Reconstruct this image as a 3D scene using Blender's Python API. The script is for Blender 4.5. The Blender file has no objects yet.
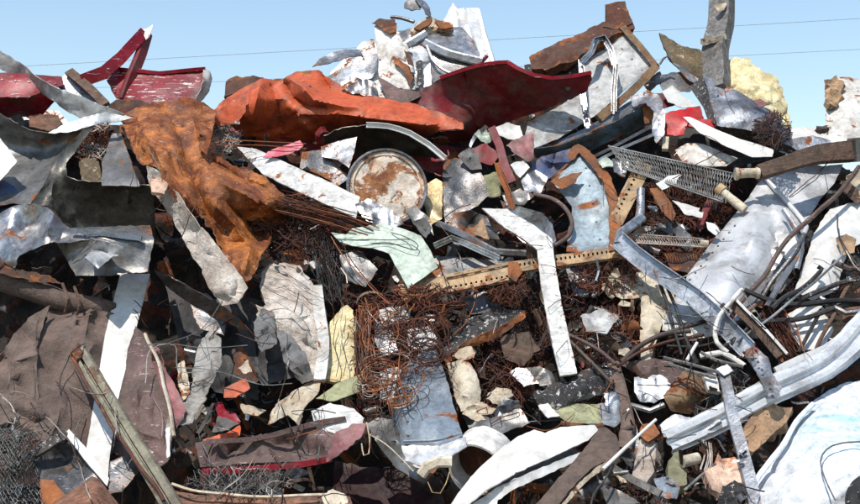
import bpy, math, random
import numpy as np
from mathutils import Vector, noise, geometry
from mathutils.bvhtree import BVHTree
R = math.radians
rng = random.Random(7)
scene = bpy.context.scene
COL = scene.collection

# ------------------------------------------------------------------ camera
PITCH = R(4.0)
CAM = Vector((0, 0, 1.9))
FW = Vector((0, math.cos(PITCH), math.sin(PITCH)))
UP = Vector((0, -math.sin(PITCH), math.cos(PITCH)))
RT = Vector((1, 0, 0))
cd = bpy.data.cameras.new('camera'); cd.lens = 50; cd.sensor_width = 36
cd.clip_end = 3000; cd.clip_start = 0.05
cam = bpy.data.objects.new('camera', cd); COL.objects.link(cam)
cam.location = CAM; cam.rotation_euler = (R(90) + PITCH, 0, 0)
scene.camera = cam

def D0(px, py):
    """distance of the heap's face: the heap leans back from the viewer"""
    return 10.0 - py / 504.0 * 2.8
def W(px, py, o=0.0):
    d = D0(px, py) + o
    return CAM + FW * d + RT * ((px - 430) / 860 * .72 * d) + UP * ((252 - py) / 860 * .72 * d)
def mpp(px, py, o=0.0):
    return .72 * (D0(px, py) + o) / 860

# ------------------------------------------------------------------ materials
MATS = {}
def mk(name, c, c2=None, rust=0.0, rc=(0.16, 0.05, 0.02), rc2=(0.30, 0.11, 0.035), dirt=.3, dc=(0.09, 0.07, 0.055), rough=.6, metal=0.0,
       bump=.3, bs=60, scale=4.0, scratch=0.0, sc=(0.7, 0.7, 0.7), spots=0.0, spc=(.7, .68, .62), rs=5.0, stretch=None, extra=None, grime=.42):
    m = bpy.data.materials.new(name); m.use_nodes = True
    nt = m.node_tree; N = nt.nodes; L = nt.links
    b = N['Principled BSDF']
    tc = N.new('ShaderNodeTexCoord'); oi = N.new('ShaderNodeObjectInfo')
    mul = N.new('ShaderNodeMath'); mul.operation = 'MULTIPLY'; mul.inputs[1].default_value = 37.0
    L.new(oi.outputs['Random'], mul.inputs[0])
    add = N.new('ShaderNodeVectorMath'); add.operation = 'ADD'
    L.new(tc.outputs['Object'], add.inputs[0]); L.new(mul.outputs[0], add.inputs[1])
    vec = add.outputs[0]
    if stretch:
        mp = N.new('ShaderNodeMapping'); mp.inputs['Scale'].default_value = stretch[:3]
        if len(stretch) > 3: mp.inputs['Rotation'].default_value = (0, stretch[3], 0)
        L.new(vec, mp.inputs[0]); vec2 = mp.outputs[0]
    else: vec2 = vec
    def noi(s, det=6, ro=.6, v=None, dist=0.0):
        n = N.new('ShaderNodeTexNoise'); n.inputs['Scale'].default_value = s
        n.inputs['Detail'].default_value = det; n.inputs['Roughness'].default_value = ro
        n.inputs['Distortion'].default_value = dist
        L.new(v or vec, n.inputs['Vector']); return n.outputs['Fac']
    def ramp(x, a, bb):
        r = N.new('ShaderNodeMapRange'); r.inputs['From Min'].default_value = a; r.inputs['From Max'].default_value = bb
        L.new(x, r.inputs['Value']); return r.outputs[0]
    def mix(f, A, B):
        x = N.new('ShaderNodeMix'); x.data_type = 'RGBA'
        if isinstance(f, float): x.inputs[0].default_value = f
        else: L.new(f, x.inputs[0])
        for i, v in ((6, A), (7, B)):
            if isinstance(v, tuple): x.inputs[i].default_value = (*v, 1)
            else: L.new(v, x.inputs[i])
        return x.outputs[2]
    wat = N.new('ShaderNodeAttribute'); wat.attribute_name = 'wear'
    c2 = c2 or tuple(v * .72 for v in c)
    col = mix(ramp(noi(scale, 7, .62, vec2), .38, .64), c, c2)
    # small hue and value drift from piece to piece
    hs = N.new('ShaderNodeHueSaturation')
    r1 = N.new('ShaderNodeMapRange'); r1.inputs['To Min'].default_value = .86; r1.inputs['To Max'].default_value = 1.12
    L.new(oi.outputs['Random'], r1.inputs['Value']); L.new(r1.outputs[0], hs.inputs['Value']); L.new(col, hs.inputs['Color'])
    col = hs.outputs[0]
    if scratch > 0:
        mp = N.new('ShaderNodeMapping'); mp.inputs['Scale'].default_value = (1, 1, 7); mp.inputs['Rotation'].default_value = (.2, .6, .3)
        L.new(vec, mp.inputs[0])
        col = mix(ramp(noi(9, 8, .7, mp.outputs[0], .6), .635 - .14 * scratch, .66 - .14 * scratch), col, sc)
    if spots > 0:
        col = mix(ramp(noi(24, 5, .75), .67 - .18 * spots, .70 - .18 * spots), col, spc)
    if dirt > 0:
        wd = N.new('ShaderNodeMath'); wd.operation = 'MULTIPLY_ADD'; L.new(wat.outputs['Fac'], wd.inputs[0]); wd.inputs[1].default_value = .09
        L.new(noi(3.6, 10, .72, None, .3), wd.inputs[2])
        dm = ramp(wd.outputs[0], .55 - .2 * dirt, .66 - .15 * dirt)
        mm = N.new('ShaderNodeMath'); mm.operation = 'MULTIPLY'; mm.inputs[1].default_value = min(.85, .3 + dirt * .8); L.new(dm, mm.inputs[0])
        col = mix(mm.outputs[0], col, dc)
    rmask = None
    if rust > 0:
        ws = N.new('ShaderNodeMath'); ws.operation = 'MULTIPLY_ADD'; L.new(wat.outputs['Fac'], ws.inputs[0]); ws.inputs[1].default_value = .055
        L.new(noi(rs, 10, .68, None, .5), ws.inputs[2])
        rmask = ramp(ws.outputs[0], .62 - .26 * rust, .655 - .26 * rust)
        rcol = mix(ramp(noi(14, 6, .7), .35, .65), rc, rc2)
        col = mix(rmask, col, rcol)
    if extra: col = extra(nt, tc, col, mix, ramp, noi)
    if grime > 0:
        gm = N.new('ShaderNodeMapRange'); gm.inputs['From Min'].default_value = .38; gm.inputs['From Max'].default_value = .6
        gm.inputs['To Min'].default_value = 1 - grime; gm.inputs['To Max'].default_value = 1.08
        L.new(noi(16, 10, .75, None, .4), gm.inputs['Value'])
        hv = N.new('ShaderNodeHueSaturation'); L.new(col, hv.inputs['Color']); L.new(gm.outputs[0], hv.inputs['Value']); col = hv.outputs[0]
    L.new(col, b.inputs['Base Color'])
    b.inputs['Specular IOR Level'].default_value = .28
    rr = N.new('ShaderNodeMapRange'); rr.inputs['To Min'].default_value = max(.12, rough - .14); rr.inputs['To Max'].default_value = min(1, rough + .2)
    L.new(noi(11, 6, .6), rr.inputs['Value']); ro = rr.outputs[0]
    if rmask is not None:
        mx = N.new('ShaderNodeMath'); mx.operation = 'MAXIMUM'; L.new(ro, mx.inputs[0])
        m2 = N.new('ShaderNodeMath'); m2.operation = 'MULTIPLY'; m2.inputs[1].default_value = .85; L.new(rmask, m2.inputs[0])
        L.new(m2.outputs[0], mx.inputs[1]); ro = mx.outputs[0]
        if metal > 0:
            mt = N.new('ShaderNodeMapRange'); mt.inputs['To Min'].default_value = metal; mt.inputs['To Max'].default_value = 0
            L.new(rmask, mt.inputs['Value']); L.new(mt.outputs[0], b.inputs['Metallic'])
    elif metal > 0: b.inputs['Metallic'].default_value = metal
    L.new(ro, b.inputs['Roughness'])
    if bump > 0:
        bp = N.new('ShaderNodeBump'); bp.inputs['Strength'].default_value = bump; bp.inputs['Distance'].default_value = .012
        mb = N.new('ShaderNodeMath'); mb.operation = 'ADD'
        L.new(noi(bs, 6, .65), mb.inputs[0]); L.new(noi(bs * .22, 5, .6), mb.inputs[1])
        L.new(mb.outputs[0], bp.inputs['Height']); L.new(bp.outputs[0], b.inputs['Normal'])
    MATS[name] = m; return m

mk('red_paint', (.30, .008, .022), (.21, .006, .015), dirt=.22, rough=.36, bump=.12, scratch=.04, sc=(.62, .55, .52))
mk('scratched_red_paint', (.27, .010, .022), (.18, .007, .015), dirt=.3, rough=.45, bump=.15, scratch=.5, sc=(.65, .6, .58))
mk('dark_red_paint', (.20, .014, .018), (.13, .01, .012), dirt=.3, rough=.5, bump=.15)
mk('bright_red', (.55, .012, .012), (.45, .01, .01), dirt=.12, rough=.35, bump=.1)
mk('orange_paint', (.60, .115, .036), (.46, .08, .027), rust=.03, dirt=.22, rough=.5, bump=.25)
mk('rust_orange', (.50, .17, .04), (.17, .048, .018), rust=.33, rc=(.09, .025, .012), rc2=(.26, .075, .02), spots=.36, spc=(.60, .40, .25), dirt=.4, dc=(.11, .05, .03), rough=.4, bump=1.0, bs=45, scale=6)
mk('rust_edge', (.42, .15, .05), (.22, .07, .025), dirt=.3, rough=.85, bump=.7)
mk('rust_dark', (.13, .05, .03), (.07, .028, .018), rust=.2, dirt=.4, rough=.85, bump=.8, spots=.12, spc=(.4, .33, .3))
mk('rust_wire', (.15, .048, .028), (.07, .025, .017), dirt=.2, rough=.8, bump=0)
mk('rust_wire_dark', (.09, .035, .025), (.05, .02, .015), dirt=.2, rough=.8, bump=0)
mk('orange_wire', (.38, .14, .05), (.22, .07, .03), dirt=.1, rough=.75, bump=0)
mk('pale_wire', (.55, .5, .45), (.3, .2, .15), dirt=.2, rough=.5, metal=.3, bump=0)
mk('grey_wire', (.28, .28, .27), (.14, .14, .13), dirt=.2, rough=.5, metal=.4, bump=0)
mk('galvanised', (.50, .52, .55), (.30, .315, .34), rust=.01, dirt=.4, rough=.38, metal=.75, bump=.22, scratch=.12, sc=(.7, .72, .75))
mk('duct_silver', (.66, .665, .67), (.48, .485, .49), dirt=.22, rough=.42, metal=.35, bump=.1, grime=.16)
mk('bright_galvanised', (.72, .725, .73), (.54, .545, .55), grime=.25, dirt=.22, rough=.4, metal=.4, bump=.15)
mk('aluminium', (.60, .60, .60), (.36, .36, .36), rust=.04, dirt=.38, rough=.32, metal=.85, bump=.2)
mk('grey_steel', (.24, .24, .245), (.12, .122, .126), rust=.1, dirt=.4, rough=.38, metal=.75, bump=.25, scratch=.1)
mk('dark_steel', (.25, .247, .24), (.14, .138, .136), rust=.02, dirt=.35, dc=(.13, .115, .095), rough=.36, metal=.55, bump=.15, scratch=.12, sc=(.25, .25, .25))
mk('olive_steel', (.24, .232, .205), (.15, .145, .125), dirt=.4, rough=.4, metal=.6, bump=.2)
mk('dull_grey_paint', (.52, .52, .51), (.42, .42, .41), rust=.03, dirt=.3, rough=.5, bump=.15)
mk('white_paint', (.66, .65, .625), (.55, .54, .515), rust=.0, grime=.16, dirt=.2, dc=(.35, .31, .26), rough=.45, bump=.12)
mk('worn_white_paint', (.72, .70, .66), (.58, .55, .50), rust=.12, rs=7, dirt=.3, dc=(.3, .24, .18), rough=.55, bump=.3)
mk('marked_white', (.66, .65, .62), (.56, .55, .52), rust=.02, scratch=.3, sc=(.2, .19, .18), dirt=.18, dc=(.35, .31, .26), rough=.5, bump=.2)
mk('plaster', (.72, .66, .59), (.52, .44, .37), dirt=.3, dc=(.26, .18, .13), rough=.9, bump=1.0, spots=.2, spc=(.28, .2, .15))
mk('cream', (.62, .55, .43), (.44, .36, .25), dirt=.25, dc=(.3, .2, .12), rough=.7, bump=.4, rust=.12)
mk('rusty_lid', (.80, .74, .64), (.68, .52, .38), rust=.31, rs=4.6, rc=(.15, .05, .025), rc2=(.42, .19, .08), dirt=.3, dc=(.42, .22, .1), rough=.6, bump=.5)
mk('blue_grey_paint', (.26, .31, .36), (.17, .205, .245), rust=.06, dirt=.28, rough=.4, metal=.2, bump=.2)
mk('pale_blue_paint', (.33, .40, .44), (.23, .29, .32), rust=.14, rs=3.5, dirt=.3, rough=.45, metal=.15, bump=.2)
mk('blue_steel', (.10, .16, .20), (.06, .10, .13), rust=.1, dirt=.3, rough=.5, metal=.2, bump=.3)
mk('blue_tarp', (.08, .13, .30), (.05, .07, .15), dirt=.3, rough=.5, bump=.2)
mk('brown_canvas', (.20, .138, .112), (.095, .066, .055), dirt=.35, dc=(.17, .13, .105), rough=.9, bump=.9, bs=90, rust=.0, rc=(.25, .06, .05), rc2=(.28, .08, .07))
mk('pink_brown', (.16, .10, .09), (.09, .055, .05), dirt=.4, rough=.7, bump=.5, scratch=.2, sc=(.5, .4, .38))
mk('pink_plastic', (.36, .13, .13), (.24, .10, .10), dirt=.3, rough=.5, bump=.2)
mk('hot_pink', (.72, .05, .11), (.6, .03, .08), dirt=.1, rough=.4, bump=.1)
mk('brown_wood', (.16, .10, .07), (.09, .055, .04), dirt=.3, rough=.85, bump=.8, stretch=(1.2, 6, 6, .2), scale=8)
mk('reddish_wood', (.32, .16, .10), (.18, .08, .05), dirt=.35, rough=.85, bump=.8, stretch=(1, 6, 6, -.5), scale=6)
mk('weathered_wood', (.24, .23, .215), (.13, .12, .115), dirt=.35, rough=.9, bump=1.0, stretch=(7, 7, 1), scale=6, spots=.15)
mk('khaki_paint', (.33, .31, .23), (.22, .20, .14), rust=.2, rc=(.12, .08, .05), rc2=(.2, .12, .08), dirt=.35, rough=.6, bump=.4)
mk('tan_paint', (.52, .36, .20), (.42, .27, .14), rust=.08, dirt=.25, rough=.6, bump=.2)
mk('yellow_foam', (.84, .73, .45), (.70, .57, .30), dirt=.25, dc=(.42, .28, .11), rough=.95, bump=1.0, bs=70, scale=9)
mk('tan_foam', (.52, .34, .20), (.36, .22, .13), dirt=.3, rough=.95, bump=1.0, bs=60, spots=.2, spc=(.08, .06, .05))
mk('peach_foam', (.74, .55, .42), (.68, .42, .3), dirt=.2, rust=.15, rc=(.6, .2, .1), rc2=(.62, .28, .16), rough=.9, bump=.8)
mk('crusty_board', (.20, .15, .08), (.10, .075, .05), spots=.4, spc=(.5, .4, .28), dirt=.35, rough=.95, bump=1.2, bs=40)
mk('charred', (.025, .024, .024), (.05, .045, .045), spots=.5, spc=(.55, .52, .5), dirt=.1, rough=.6, bump=1.0, bs=50)
mk('black_rubber', (.02, .02, .021), (.035, .034, .033), dirt=.25, dc=(.12, .10, .09), rough=.55, bump=.3)
mk('brown_rubber', (.10, .065, .055), (.05, .035, .03), dirt=.3, rough=.55, bump=.3)
mk('felt', (.17, .12, .095), (.11, .078, .062), dirt=.2, rough=.95, bump=.8, bs=120)
mk('mint_card', (.53, .61, .50), (.47, .54, .45), dirt=.12, rough=.5, bump=.08)
mk('green_plastic', (.30, .70, .42), (.25, .6, .36), dirt=.2, rough=.5, bump=.1)
mk('olive_card', (.33, .33, .19), (.25, .25, .14), dirt=.25, rough=.8, bump=.3)
mk('cloth', (.48, .45, .41), (.33, .31, .28), dirt=.25, rough=.85, bump=.4, bs=110)
mk('grey_cloth', (.20, .195, .19), (.12, .118, .115), dirt=.3, rough=.9, bump=.5, bs=110)
mk('rubble', (.034, .026, .021), (.018, .014, .012), spots=.15, spc=(.16, .11, .08), rust=.35, rc=(.07, .025, .015), rc2=(.12, .04, .02), dirt=.3, rough=.95, bump=1.4, bs=30)  # base darkened to carry the deep shadow of the gaps
mk('soil', (.16, .13, .10), (.10, .08, .06), dirt=.4, rough=.95, bump=1.0, bs=20, spots=.2, spc=(.3, .27, .24))
mk('shadowed_maroon', (.035, .007, .009), (.02, .005, .006), dirt=.3, rough=.6, bump=.3)  # maroon darkened so the colour itself holds the shadow
mk('rusty_tan', (.30, .19, .10), (.20, .11, .06), rust=.35, dirt=.35, rough=.7, bump=.5)
mk('far_cable', (.30, .34, .40), (.26, .30, .36), dirt=0, rough=.6, bump=0)  # paled blue-grey puts the haze of distance into the cable colour
mk('cable', (.03, .03, .03), (.045, .045, .045), dirt=0, rough=.5, bump=0)
mk('brass', (.55, .42, .22), (.42, .30, .14), dirt=.25, rough=.4, metal=.5, bump=.2)

# ------------------------------------------------------------------ helpers
BV, BF = [], []          # everything built by hand, for resting the small pieces on it
def link(name, verts, faces, mat, parent=None, angle=38, smooth=True, bvh=True):
    verts = np.asarray(verts, float)
    c = verts.mean(0)
    me = bpy.data.meshes.new(name)
    me.from_pydata((verts - c).tolist(), [], faces); me.update()
    me.materials.append(MATS[mat])
    if smooth:
        me.shade_smooth(); me.set_sharp_from_angle(angle=R(angle))
    ob = bpy.data.objects.new(name, me); COL.objects.link(ob)
    ob.location = c
    if parent is not None:
        ob.parent = parent
        q = parent; off = Vector((0, 0, 0))
        while q is not None: off += q.location; q = q.parent
        ob.location = Vector(c) - off
    if bvh:
        k = len(BV); BV.extend(verts.tolist()); BF.extend([[i + k for i in f] for f in faces])
    return ob
def tag(o, label=None, cat=None, group=None, kind=None):
    if label: o['label'] = label
    if cat: o['category'] = cat
    if group: o['group'] = group
    if kind: o['kind'] = kind
    return o
ANCH = []
def thing(name, label, cat, x, y, o=0, group=None, anchor=None):
    e = bpy.data.objects.new(name, None); COL.objects.link(e); e.location = W(x, y, o); e.empty_display_size = .05
    tag(e, label, cat, group)
    if anchor: ANCH.append((x, y, anchor))
    return e
def pts3(pts, o=0.0):
    return [(p[0], p[1], p[2] if len(p) > 2 else o) for p in pts]

def tri_interp(P, ctrl, loopn):
    vs = [Vector((c[0], c[1])) for c in ctrl]
    ed = [(i, (i + 1) % loopn) for i in range(loopn)]
    r = geometry.delaunay_2d_cdt(vs, ed, [], 0, 1e-5, True)
    nv = r[0]; orig = r[3]; fs = [f for f in r[2]]
    z = np.array([ctrl[o[0]][2] if o else 0 for o in orig])
    xy = np.array([(v.x, v.y) for v in nv])
    best = np.full(len(P), -1e9); out = np.zeros(len(P))
    loop = [c[:2] for c in ctrl[:loopn]]
    ci = inside(np.array([xy[list(f)].mean(0) for f in fs]), loop)
    if ci.any(): fs = [f for f, k in zip(fs, ci) if k]
    for f in fs:
        a, b, c = xy[f[0]], xy[f[1]], xy[f[2]]
        det = (b[0]-a[0])*(c[1]-a[1]) - (c[0]-a[0])*(b[1]-a[1])
        if abs(det) < 1e-9: continue
        l1 = ((b[0]-P[:,0])*(c[1]-P[:,1]) - (c[0]-P[:,0])*(b[1]-P[:,1])) / det
        l2 = ((c[0]-P[:,0])*(a[1]-P[:,1]) - (a[0]-P[:,0])*(c[1]-P[:,1])) / det
        l3 = 1 - l1 - l2
        mn = np.minimum(np.minimum(l1, l2), l3)
        w = mn > best
        best[w] = mn[w]; out[w] = (l1*z[f[0]] + l2*z[f[1]] + l3*z[f[2]])[w]
    return out
def inside(P, poly):
    x, y = P[:, 0], P[:, 1]; n = len(poly); r = np.zeros(len(P), bool)
    for i in range(n):
        x1, y1 = poly[i][:2]; x2, y2 = poly[(i + 1) % n][:2]
        if y1 == y2: continue
        c = ((y1 > y) != (y2 > y)) & (x < (x2 - x1) * (y - y1) / (y2 - y1) + x1)
        r ^= c
    return r
def edge_dist(P, poly):
    d = np.full(len(P), 1e9); n = len(poly)
    for i in range(n):
        a = np.array(poly[i][:2], float); b = np.array(poly[(i + 1) % n][:2], float); ab = b - a
        t = np.clip(((P - a) @ ab) / max(ab @ ab, 1e-9), 0, 1)
        d = np.minimum(d, np.linalg.norm(P - a - t[:, None] * ab, axis=1))
    return d

SMOOTH = {'rust_orange': 2, 'orange_paint': 3, 'dark_red_paint': 7, 'brown_canvas': 6, 'bright_galvanised': 5}
FACET = {k: v for ks, v in ((('galvanised', 'aluminium', 'bright_galvanised'), (26, .022)), (('grey_steel', 'dark_steel', 'olive_steel'), (30, .032)), (('red_paint', 'dark_red_paint', 'scratched_red_paint', 'bright_red'), (30, .018)),
          (('orange_paint',), (26, .03)), (('rust_orange',), (15, .05)), (('rust_edge', 'rust_dark'), (16, .022)), (('worn_white_paint', 'white_paint'), (34, .02)),
          (('blue_grey_paint', 'blue_steel', 'pale_blue_paint'), (28, .022)), (('plaster', 'peach_foam'), (16, .045)), (('cream',), (15, .035)), (('pink_brown', 'pink_plastic'), (20, .04)), (('blue_tarp', 'grey_cloth', 'cloth'), (12, .045)), (('brown_canvas',), (26, .085)), (('black_rubber',), (26, .03))) for k in ks}
def sheet(name, mat, pts, o=0.0, inner=(), label=None, cat=None, cr=.02, cf=3.0, res=4.0, th=.006, jag=1.0, lip=0.0, mode='idw',
          parent=None, group=None, holes=(), angle=55, soft=False, anchor=None, seed=None, kind=None, fac=None, axis=None, ridges=()):
    pts = pts3(pts, o); inner = pts3(inner, o)
    sd = seed if seed is not None else (hash_s(name + str(pts[0])) % 1000)
    rr = random.Random(sd)
    if fac is None and mat in FACET and not holes and cr >= .008 and not name.startswith(('board', 'strip')): fac = FACET[mat]
    if fac:
        # bent sheet metal: flat facets meeting in sharp folds, longer along one direction
        sp, am = fac; th_ = rr.uniform(0, math.pi); ridges = list(ridges)
        x0, x1 = min(q[0] for q in pts), max(q[0] for q in pts); y0, y1 = min(q[1] for q in pts), max(q[1] for q in pts)
        want = max(2, min(16, int((x1 - x0) * (y1 - y0) / (sp * sp * 1.5)))); got = tries = 0
        while got < want and tries < want * 12:
            tries += 1; x, y = rr.uniform(x0, x1), rr.uniform(y0, y1)
            if not inside(np.array([(x, y)]), pts)[0]: continue
            a_ = th_ + rr.gauss(0, .35) + (math.pi / 2 if rr.random() < .2 else 0); l_ = sp * rr.uniform(.8, 2.2); k_ = rr.uniform(-.5, .5); pl = []
            for q in range(6):
                t_ = q / 5 - .5; pl.append((x + l_ * t_ * math.cos(a_ + k_ * t_), y + l_ * t_ * math.sin(a_ + k_ * t_)))
            ridges.append((pl, rr.choice((-1, 1)) * rr.uniform(.4, 1.2) * am, sp * rr.uniform(.14, .42))); got += 1
        cr *= .35
    # boundary, resampled and a little ragged
    bd = []; n = len(pts)
    for i in range(n):
        a, b = pts[i], pts[(i + 1) % n]
        L_ = math.hypot(b[0]-a[0], b[1]-a[1]); k = max(1, int(round(L_ / res)))
        nx, ny = -(b[1]-a[1]) / max(L_, 1e-6), (b[0]-a[0]) / max(L_, 1e-6)
        for j in range(k):
            t = j / k; x = a[0] + (b[0]-a[0]) * t; y = a[1] + (b[1]-a[1]) * t
            w = (noise.noise(Vector((x * .16, y * .16, sd))) * 1.2 + rr.uniform(-.25, .25)) * jag * (0.4 if j == 0 else 1)
            bd.append((x + nx * w, y + ny * w))
    xs = [p[0] for p in bd]; ys = [p[1] for p in bd]
    G = []
    y = min(ys); row = 0
    while y < max(ys):
        x = min(xs) + (row % 2) * res * .5
        while x < max(xs):
            G.append((x + rr.uniform(-.22, .22) * res, y + rr.uniform(-.22, .22) * res)); x += res
        y += res * .87; row += 1
    G = np.array(G) if G else np.zeros((0, 2))
    if len(G):
        G = G[inside(G, bd)]
    if len(G):
        G = G[edge_dist(G, bd) > res * .45]
    CRE = []
    if mode == 'lin' and inner:
        cv = [Vector((c[0], c[1])) for c in pts + inner]
        cr_ = geometry.delaunay_2d_cdt(cv, [(i, (i + 1) % n) for i in range(n)], [], 0, 1e-5, True)
        loop = [q[:2] for q in pts]; seen = set()
        for f in cr_[2]:
            for a, b in zip(f, f[1:] + f[:1]):
                k_ = (min(a, b), max(a, b))
                if k_ in seen: continue
                seen.add(k_)
                oa, ob_ = cr_[3][a], cr_[3][b]
                if not oa or not ob_: continue
                oa, ob_ = oa[0], ob_[0]
                if oa < n and ob_ < n and abs(oa - ob_) in (1, n - 1): continue
                A = cr_[0][a]; B_ = cr_[0][b]; m_ = (A + B_) / 2
                if inside(np.array([(m_.x, m_.y)]), loop)[0]: CRE.append((A.lerp(B_, .04), B_.lerp(A, .04)))
    if ridges:
        for pl, a_, w_ in ridges:
            for q in range(len(pl) - 1): CRE.append((Vector(pl[q][:2]), Vector(pl[q+1][:2])))
    if CRE:
        for A, B_ in CRE:
            if len(G): G = G[edge_dist(G, [tuple(A), tuple(B_)]) > res * .42]
    for h in holes:
        if len(G): G = G[~inside(G, h)]
        if len(G): G = G[edge_dist(G, h) > res * .25]
    P2 = [Vector(p) for p in bd]; E = [(i, (i + 1) % len(bd)) for i in range(len(bd))]
    for h in holes:
        k = len(P2); P2 += [Vector(p) for p in h]; E += [(k + i, k + (i + 1) % len(h)) for i in range(len(h))]
    for A, B_ in CRE:
        k_ = max(1, int((B_ - A).length / res)); q0 = len(P2)
        P2 += [A.lerp(B_, j / k_) for j in range(k_ + 1)]; E += [(q0 + j, q0 + j + 1) for j in range(k_)]
    P2 += [Vector((float(p[0]), float(p[1]))) for p in G]
    r = geometry.delaunay_2d_cdt(P2, E, [], 1, 1e-4, True)
    xy = np.array([(v.x, v.y) for v in r[0]]); F = [tuple(f) for f in r[2]]
    if True:
        cen = np.array([xy[list(f)].mean(0) for f in F]); keep = inside(cen, bd)
        for h in holes: keep &= ~inside(cen, h)
        F = [f for f, k in zip(F, keep) if k]
    used = sorted({i for f in F for i in f}); mp = {u: i for i, u in enumerate(used)}
    xy = xy[used]; F = [tuple(mp[i] for i in f) for f in F]
    fold = np.zeros(len(xy))
    if mode == 'lin':
        off = tri_interp(xy, pts + inner, len(pts)); raw = off.copy()
        ea = np.array([(f[k], f[(k+1) % 3]) for f in F for k in range(3)]); ea = np.vstack([ea, ea[:, ::-1]])
        dg = np.bincount(ea[:, 0], minlength=len(xy)).astype(float)
        for _ in range(1):
            av = np.bincount(ea[:, 0], weights=off[ea[:, 1]], minlength=len(xy)) / np.maximum(dg, 1); off = off * .4 + av * .6
        fold = np.clip(np.abs(off - raw) / .012, 0, 1)
    else:
        off = tri_interp(xy, pts + inner, len(pts))
        ea = np.array([(f[k], f[(k+1) % 3]) for f in F for k in range(3)]); key = {(int(a), int(b)) for a, b in ea}
        bnd = np.zeros(len(xy), bool)
        for a, b in key:
            if (b, a) not in key: bnd[a] = bnd[b] = True
        ea = np.vstack([ea, ea[:, ::-1]]); dg = np.maximum(np.bincount(ea[:, 0], minlength=len(xy)), 1)
        for _ in range(22):
            av = np.bincount(ea[:, 0], weights=off[ea[:, 1]], minlength=len(xy)) / dg
            off = np.where(bnd, off, off * .35 + av * .65)
    for pl, a_, w_ in ridges:
        best = np.full(len(xy), 1e9); par = np.zeros(len(xy)); m_ = len(pl) - 1
        for q in range(m_):
            A = np.array(pl[q][:2], float); AB = np.array(pl[q+1][:2], float) - A
            t_ = np.clip(((xy - A) @ AB) / max(AB @ AB, 1e-9), 0, 1); d_ = np.linalg.norm(xy - A - t_[:, None] * AB, axis=1)
            u = d_ < best; best[u] = d_[u]; par[u] = ((q + t_) / m_)[u]
        off = off - a_ * np.exp(-best / w_) * np.sqrt(np.clip(np.sin(math.pi * par), .06, 1))
    V = np.array([W(x, y, z) for (x, y), z in zip(xy, off)])
    fa = np.array(F)
    def vnorm(V):
        fn = np.cross(V[fa[:, 1]] - V[fa[:, 0]], V[fa[:, 2]] - V[fa[:, 0]])
        vn = np.zeros_like(V)
        for k in range(3): np.add.at(vn, fa[:, k], fn)
        vn /= np.maximum(np.linalg.norm(vn, axis=1, keepdims=True), 1e-12); return vn
    vn = vnorm(V)
    if (vn.mean(0) @ np.array(CAM - Vector(V.mean(0)))) < 0:
        F = [f[::-1] for f in F]; fa = fa[:, ::-1]; vn = -vn
    if cr > 0:
        ax = Vector((rr.uniform(-1, 1), rr.uniform(-1, 1), rr.uniform(-1, 1))).normalized()
        if axis: ax = Vector(axis).normalized()
        ax2 = Vector((rr.uniform(-1, 1), rr.uniform(-1, 1), rr.uniform(-1, 1))).normalized()
        h = np.zeros(len(V)); S = Vector((sd * 1.7, sd * .3, sd * .9))
        for i, p in enumerate(V):
            p = Vector(p)
            q = p - ax * (p.dot(ax) * .72)
            q = q * cf * 1.25 + S
            if soft:
                h[i] = noise.noise(q) * 1.3 + noise.noise(q * 2.3) * .3 - abs(noise.noise(q * 1.3 + S)) * 1.2 + noise.noise(p * cf * 3) * .12
            else:
                wq = p + ax * (noise.noise(q * .7) * .35)
                t = wq.dot(ax2) * cf * 1.1 + sd; tri = abs((t % 2) - 1) * 2 - 1
                h[i] = tri * .5 + (1 - 2.6 * abs(noise.noise(q))) * .75 + (1 - 2.6 * abs(noise.noise(q * 2.2))) * .3 + noise.noise(p * cf * 4) * .12
        V = V + vn * (h * cr)[:, None]
    if lip:
        ed = edge_dist(xy, bd)
        V = V + vn * (lip * np.exp(-(ed / (res * .9)) ** 2) * np.array([.5 + noise.noise(Vector(p) * 3) for p in V]))[:, None]
    vn = vnorm(V)
    nv = len(V); B = V - vn * th
    cnt = {}
    for f in F:
        for k in range(3):
            e = (f[k], f[(k + 1) % 3]); cnt[e] = 1
    side = [e for e in cnt if (e[1], e[0]) not in cnt]
    FF = F + [(f[2] + nv, f[1] + nv, f[0] + nv) for f in F] + [(b, a, a + nv, b + nv) for a, b in side]
    ob = link(name, np.vstack([V, B]), FF, mat, parent, angle)
    wear = np.maximum(np.exp(-edge_dist(xy, bd) / 4.5), fold * .7)
    at = ob.data.attributes.new('wear', 'FLOAT', 'POINT'); at.data.foreach_set('value', np.concatenate([wear, wear]).astype(np.float32))
    tag(ob, label, cat, group, kind)
    if anchor: ANCH.append((sum(p[0] for p in pts) / n, sum(p[1] for p in pts) / n, anchor))
    return ob
def hash_s(s):
    h = 17
    for ch in s: h = (h * 131 + ord(ch)) % 1000003
    return h

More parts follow.
